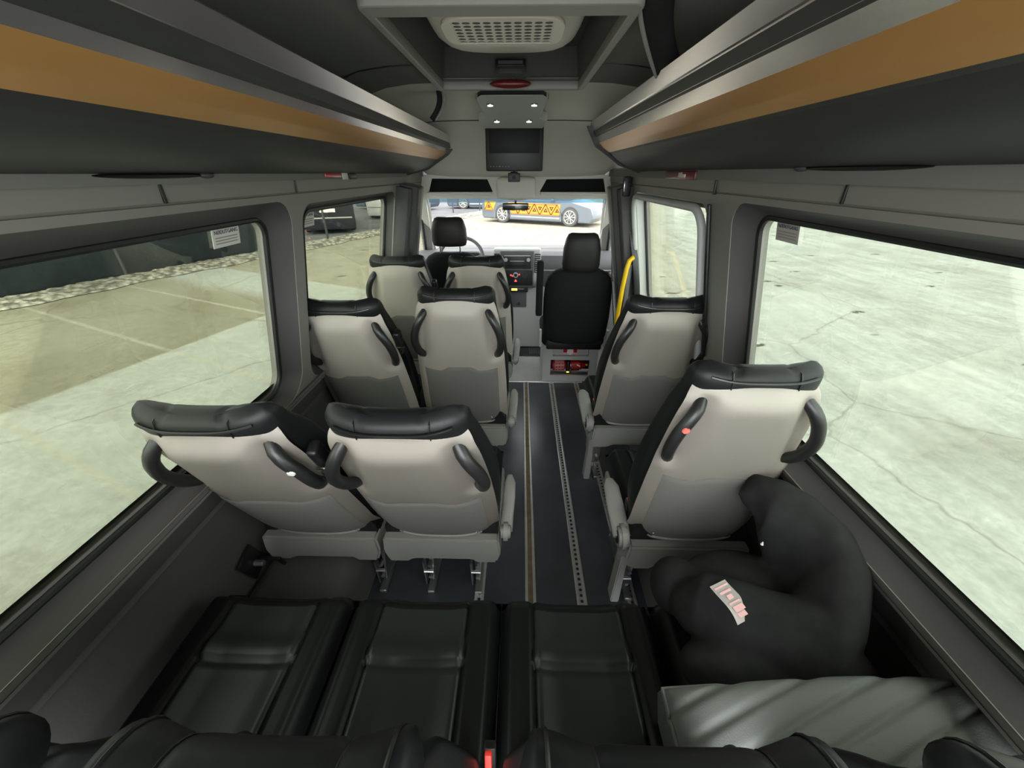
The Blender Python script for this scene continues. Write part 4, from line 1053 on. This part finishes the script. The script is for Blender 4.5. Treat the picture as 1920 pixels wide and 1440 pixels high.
# ------------------------------------------------------------------ parked vehicles
def vehicle(name, label, p, heading, paint, Lw=4.6, wb=2.75, H=1.45, wr=.33, wrap=False, van=False):
    t = thing(name, label, 'car' if not van else 'van', tuple(p), (0, 0, heading))
    ro = (Lw-wb)*.52; x0 = -ro; x1 = Lw-ro; W = 1.80
    def arc(cx, r): return [(cx+r*math.cos(R(a)), wr+r*math.sin(R(a))) for a in range(180, -1, -15)]
    ar = wr*1.14
    if van: top = [(x1, .75), (x1-.15, 1.05), (x1-.9, 1.25), (x1-1.5, H), (x0+.15, H), (x0, H-.1)]
    else: top = [(x1, .55), (x1-.08, .72), (x1-.9, .92), (x0+.1, .98), (x0, .90)]
    low = [(x0, .30), (x0+.05, .22)]+[(-ar, .22)]+arc(0, ar)+[(ar, .22), (wb-ar, .22)]+arc(wb, ar)+[(wb+ar, .22), (x1-.1, .22), (x1, .35)]
    mt = Matrix.Rotation(R(90), 4, 'X')
    b = MB(); b.curve([low+top], W-.12, bev=.06, mtx=mt); bd = b.build('body', paint, t, ang=30)
    if not van:
        b = MB(); gh = [(x0+.10, .96), (x0+.30, H-.08), (x0+.6, H-.01), (x1-2.2, H), (x1-1.75, H-.05), (x1-.95, .90)]
        rings = []
        for yy, k in ((-.76, 0), (-.66, .8), (-.60, 1), (.60, 1), (.66, .8), (.76, 0)):
            rings.append([Vector((x*(1 if k == 0 else 1), yy, z if k >= 1 else (.95+(z-.95)*(k if k else .02)))) for x, z in gh])
        b.loft(rings); ghb = b.build('cabin', 'cargl', t, ang=40)
        b = MB(); b.box(((x0+x1)/2-.35, 0, H-.01), (Lw*.42, 1.2, .05), .02); b.build('roof', paint, t)
    else:
        for sy in (-1, 1):
            b = MB(); b.box((x1-1.35, sy*(W/2+.002), 1.22), (.62, .03, .38), .01); b.build('side_window', 'cargl', t)
        b = MB(); b.box((x0-.06, 0, 1.36), (.03, 1.3, .5), .02); b.build('rear_window', 'cargl', t)
        b = MB(); b.box((x0-.07, 0, .80), (.03, .52, .12), .004); b.build('number_plate', 'label', t)
        b = MB(); b.box((x0-.065, 0, .55), (.03, 1.6, .05), .01); b.build('bumper_strip', 'rim', t)
        if paint == 'carwht':
            b = MB()
            for k in range(3): b.box((x0-.064, -.62+k*.22, 1.0), (.02, .09, .5), .004)
            b.build('blue_marking', 'bluewrap', t)
    for cx in (0, wb):
        for sy in (-1, 1):
            b = MB(); b.cyl((cx, sy*(W/2-.10), wr), wr, .20, 'y', 32, bev=.03); w = b.build('wheel', 'tyre', t)
            b = MB(); b.tube([(cx+wr*.68*math.cos(2*math.pi*k/32), sy*(W/2+.003), wr+wr*.68*math.sin(2*math.pi*k/32)) for k in range(32)], .018, 8, closed=True)
            b.cyl((cx, sy*(W/2), wr), .05, .03, 'y', 16)
            for k in range(5):
                a = 2*math.pi*k/5+.3; d_ = Vector((math.cos(a), 0, math.sin(a))); c0 = Vector((cx, sy*(W/2+.004), wr)); e = Vector((math.cos(a+.28), 0, math.sin(a+.28))); e2 = Vector((math.cos(a-.28), 0, math.sin(a-.28)))
                b.tube([c0+d_*.03, c0+e*wr*.66], .018, 6); b.tube([c0+d_*.03, c0+e2*wr*.66], .018, 6)
            b.build('rim', 'rim', w)
            b = MB(); b.cyl((cx, sy*(W/2-.015), wr), wr*.66, .02, 'y', 24); b.build('rim_backing', 'dashd', w)
    b = MB(); b.box((x1-.03, .62, .66), (.10, .34, .13), .03); b.build('headlight', 'rim', t)
    b = MB(); b.box((x1-.03, -.62, .66), (.10, .34, .13), .03); b.build('headlight', 'rim', t)
    for sy in (-1, 1):
        b = MB(); b.box((x0+.0, sy*.72, .78), (.06, .24, .16), .02); b.build('tail_light', 'redd', t)
    if not van:
        b = MB()
        for sy in (-1, 1): b.box((wb-.75, sy*.98, 1.0), (.12, .18, .11), .03)
        b.build('door_mirrors', paint, t); 
        b = MB(); b.box((wb/2, -(W/2+.001), .30), (wb*.72, .02, .06), .01); b.build('sill_strip', 'rim', t)
    if wrap:
        y = -(W/2+.004)
        def poly(pts, m_, name, yy):
            b = MB(); b.curve(pts, .002, mtx=Matrix.Translation((0, yy, 0)) @ Matrix.Rotation(R(90), 4, 'X')); b.build(name, m_, wr_)
        b = MB()
        za, zb_ = .40, .86
        b.curve([[(ar+.05, za), (wb-ar-.05, za), (wb-ar-.02, zb_-.02), (ar-.12, zb_)]], .002, mtx=Matrix.Translation((0, y, 0)) @ Matrix.Rotation(R(90), 4, 'X'))
        b.curve([[(x0+.12, .50), (-ar-.06, .50), (-ar+.02, .70), (-ar+.12, .88), (x0+.12, .90)]], .002, mtx=Matrix.Translation((0, y, 0)) @ Matrix.Rotation(R(90), 4, 'X'))
        wr_ = b.build('orange_wrap', 'orwrap', t)
        b = MB()
        def tri(cx, cz, h, up, w=.085):
            s_ = 1 if up else -1; pts = [Vector((cx-h*.62, y-.003, cz-s_*h*.5)), Vector((cx+h*.62, y-.003, cz-s_*h*.5)), Vector((cx, y-.003, cz+s_*h*.5))]
            b.tube(pts, w*.5, 4, closed=True, flat=.2); 
            q = [Vector((cx, 0, cz)) .lerp(p, .28) for p in pts]; q = [Vector((p.x, y-.003, p.z-s_*0.03)) for p in q]; b.tube(q, w*.42, 4, closed=True)
        n = 9; xs = ar+.13; st = (wb-2*ar-.28)/(n-1)
        for k in range(n): tri(xs+st*k, .63, .40, k % 2 == 0)
        tri(x0+.34, .70, .34, True)
        b.build('dark_triangles', 'carblk', wr_)
    return t
def hd(a, b_): return math.atan2(b_[1]-a[1], b_[0]-a[0])
vehicle('car', 'silver-grey car with orange triangle pattern along its side, seen through the windscreen', (-.39, 19.6, GZ), hd((-.44, 18.94), (2.47, 17.42)), 'cargry', Lw=5.2, wb=3.22, H=1.65, wr=.365, wrap=True)
vehicle('car', 'blue-grey car parked at the top left of the windscreen view, nearer the left edge', (-9.0, 26.6, GZ), R(-16), 'carblu', Lw=4.8, wb=2.9, H=1.6, wr=.36)
vehicle('car', 'blue-grey car parked behind the thin posts, left of the orange-patterned car', (-3.55, 27.2, GZ), R(-2), 'carblu', Lw=4.7, wb=2.9, H=1.55, wr=.36)
vehicle('van', 'black van with its rear and number plate towards us, beyond the second left window', (-7.35, 15.9, GZ), R(114), 'carblk', Lw=5.0, wb=3.0, H=1.9, wr=.36, van=True)
vehicle('van', 'white van parked past the black van, beyond the second left window', (-6.75, 21.3, GZ), R(104), 'carwht', Lw=5.2, wb=3.2, H=2.1, wr=.36, van=True)
# asphalt under the vehicles behind the fence line
b = MB(); b.loft([[along(13.0, -.35, GZ+.006), along(13.0, -14, GZ+.006)], [along(40, -.35, GZ+.006), along(40, -14, GZ+.006)]], caps=False, closed_ring=False)
M['asph'] = mat('dark_asphalt', (.10, .10, .105), .9, var=.3, vscale=1); struct(b.build('ground_asphalt', 'asph'))
# ------------------------------------------------------------------ light: bright overcast sky, weak sun
w = bpy.data.worlds.new('sky'); S.world = w; w.use_nodes = True; nt = w.node_tree; bg = nt.nodes['Background']
tc = nt.nodes.new('ShaderNodeTexCoord'); sp = nt.nodes.new('ShaderNodeSeparateXYZ'); nt.links.new(tc.outputs['Generated'], sp.inputs[0])
mr = nt.nodes.new('ShaderNodeMapRange'); mr.inputs['From Min'].default_value = -.1; mr.inputs['From Max'].default_value = .9; nt.links.new(sp.outputs[2], mr.inputs['Value'])
cr = nt.nodes.new('ShaderNodeValToRGB'); cr.color_ramp.elements[0].color = (.80, .86, .90, 1); cr.color_ramp.elements[1].color = (1.0, 1.0, 1.0, 1); nt.links.new(mr.outputs[0], cr.inputs[0]); nt.links.new(cr.outputs[0], bg.inputs['Color'])
# sky strength raised behind the van, added to brighten the interior
m1 = nt.nodes.new('ShaderNodeMapRange'); m1.interpolation_type = 'SMOOTHSTEP'; m1.inputs['From Min'].default_value = .35; m1.inputs['From Max'].default_value = -1; m1.inputs['To Min'].default_value = 1.0; m1.inputs['To Max'].default_value = 3.0; nt.links.new(sp.outputs[1], m1.inputs['Value'])
nt.links.new(m1.outputs[0], bg.inputs['Strength'])
sd = bpy.data.lights.new('sun', 'SUN'); sd.energy = .35; sd.angle = R(60); sd.color = (1, .95, .86)
so = bpy.data.objects.new('sun', sd); COL.objects.link(so); so.rotation_euler = (R(58), R(6), 0)
# ------------------------------------------------------------------ camera
cd = bpy.data.cameras.new('camera'); cd.sensor_width = 36; cd.lens = 13.5; cd.clip_start = .01; cd.clip_end = 200
co = bpy.data.objects.new('camera', cd); COL.objects.link(co); co.location = (.045, 0, 1.57)
co.rotation_euler = (R(90-28.75), 0, R(1.256))
S.camera = co
S.view_settings.view_transform = 'Standard'; S.view_settings.look = 'None'; S.view_settings.gamma = 1; S.view_settings.use_curve_mapping = False
S.view_settings.exposure = 1.9
bpy.context.view_layer.update()
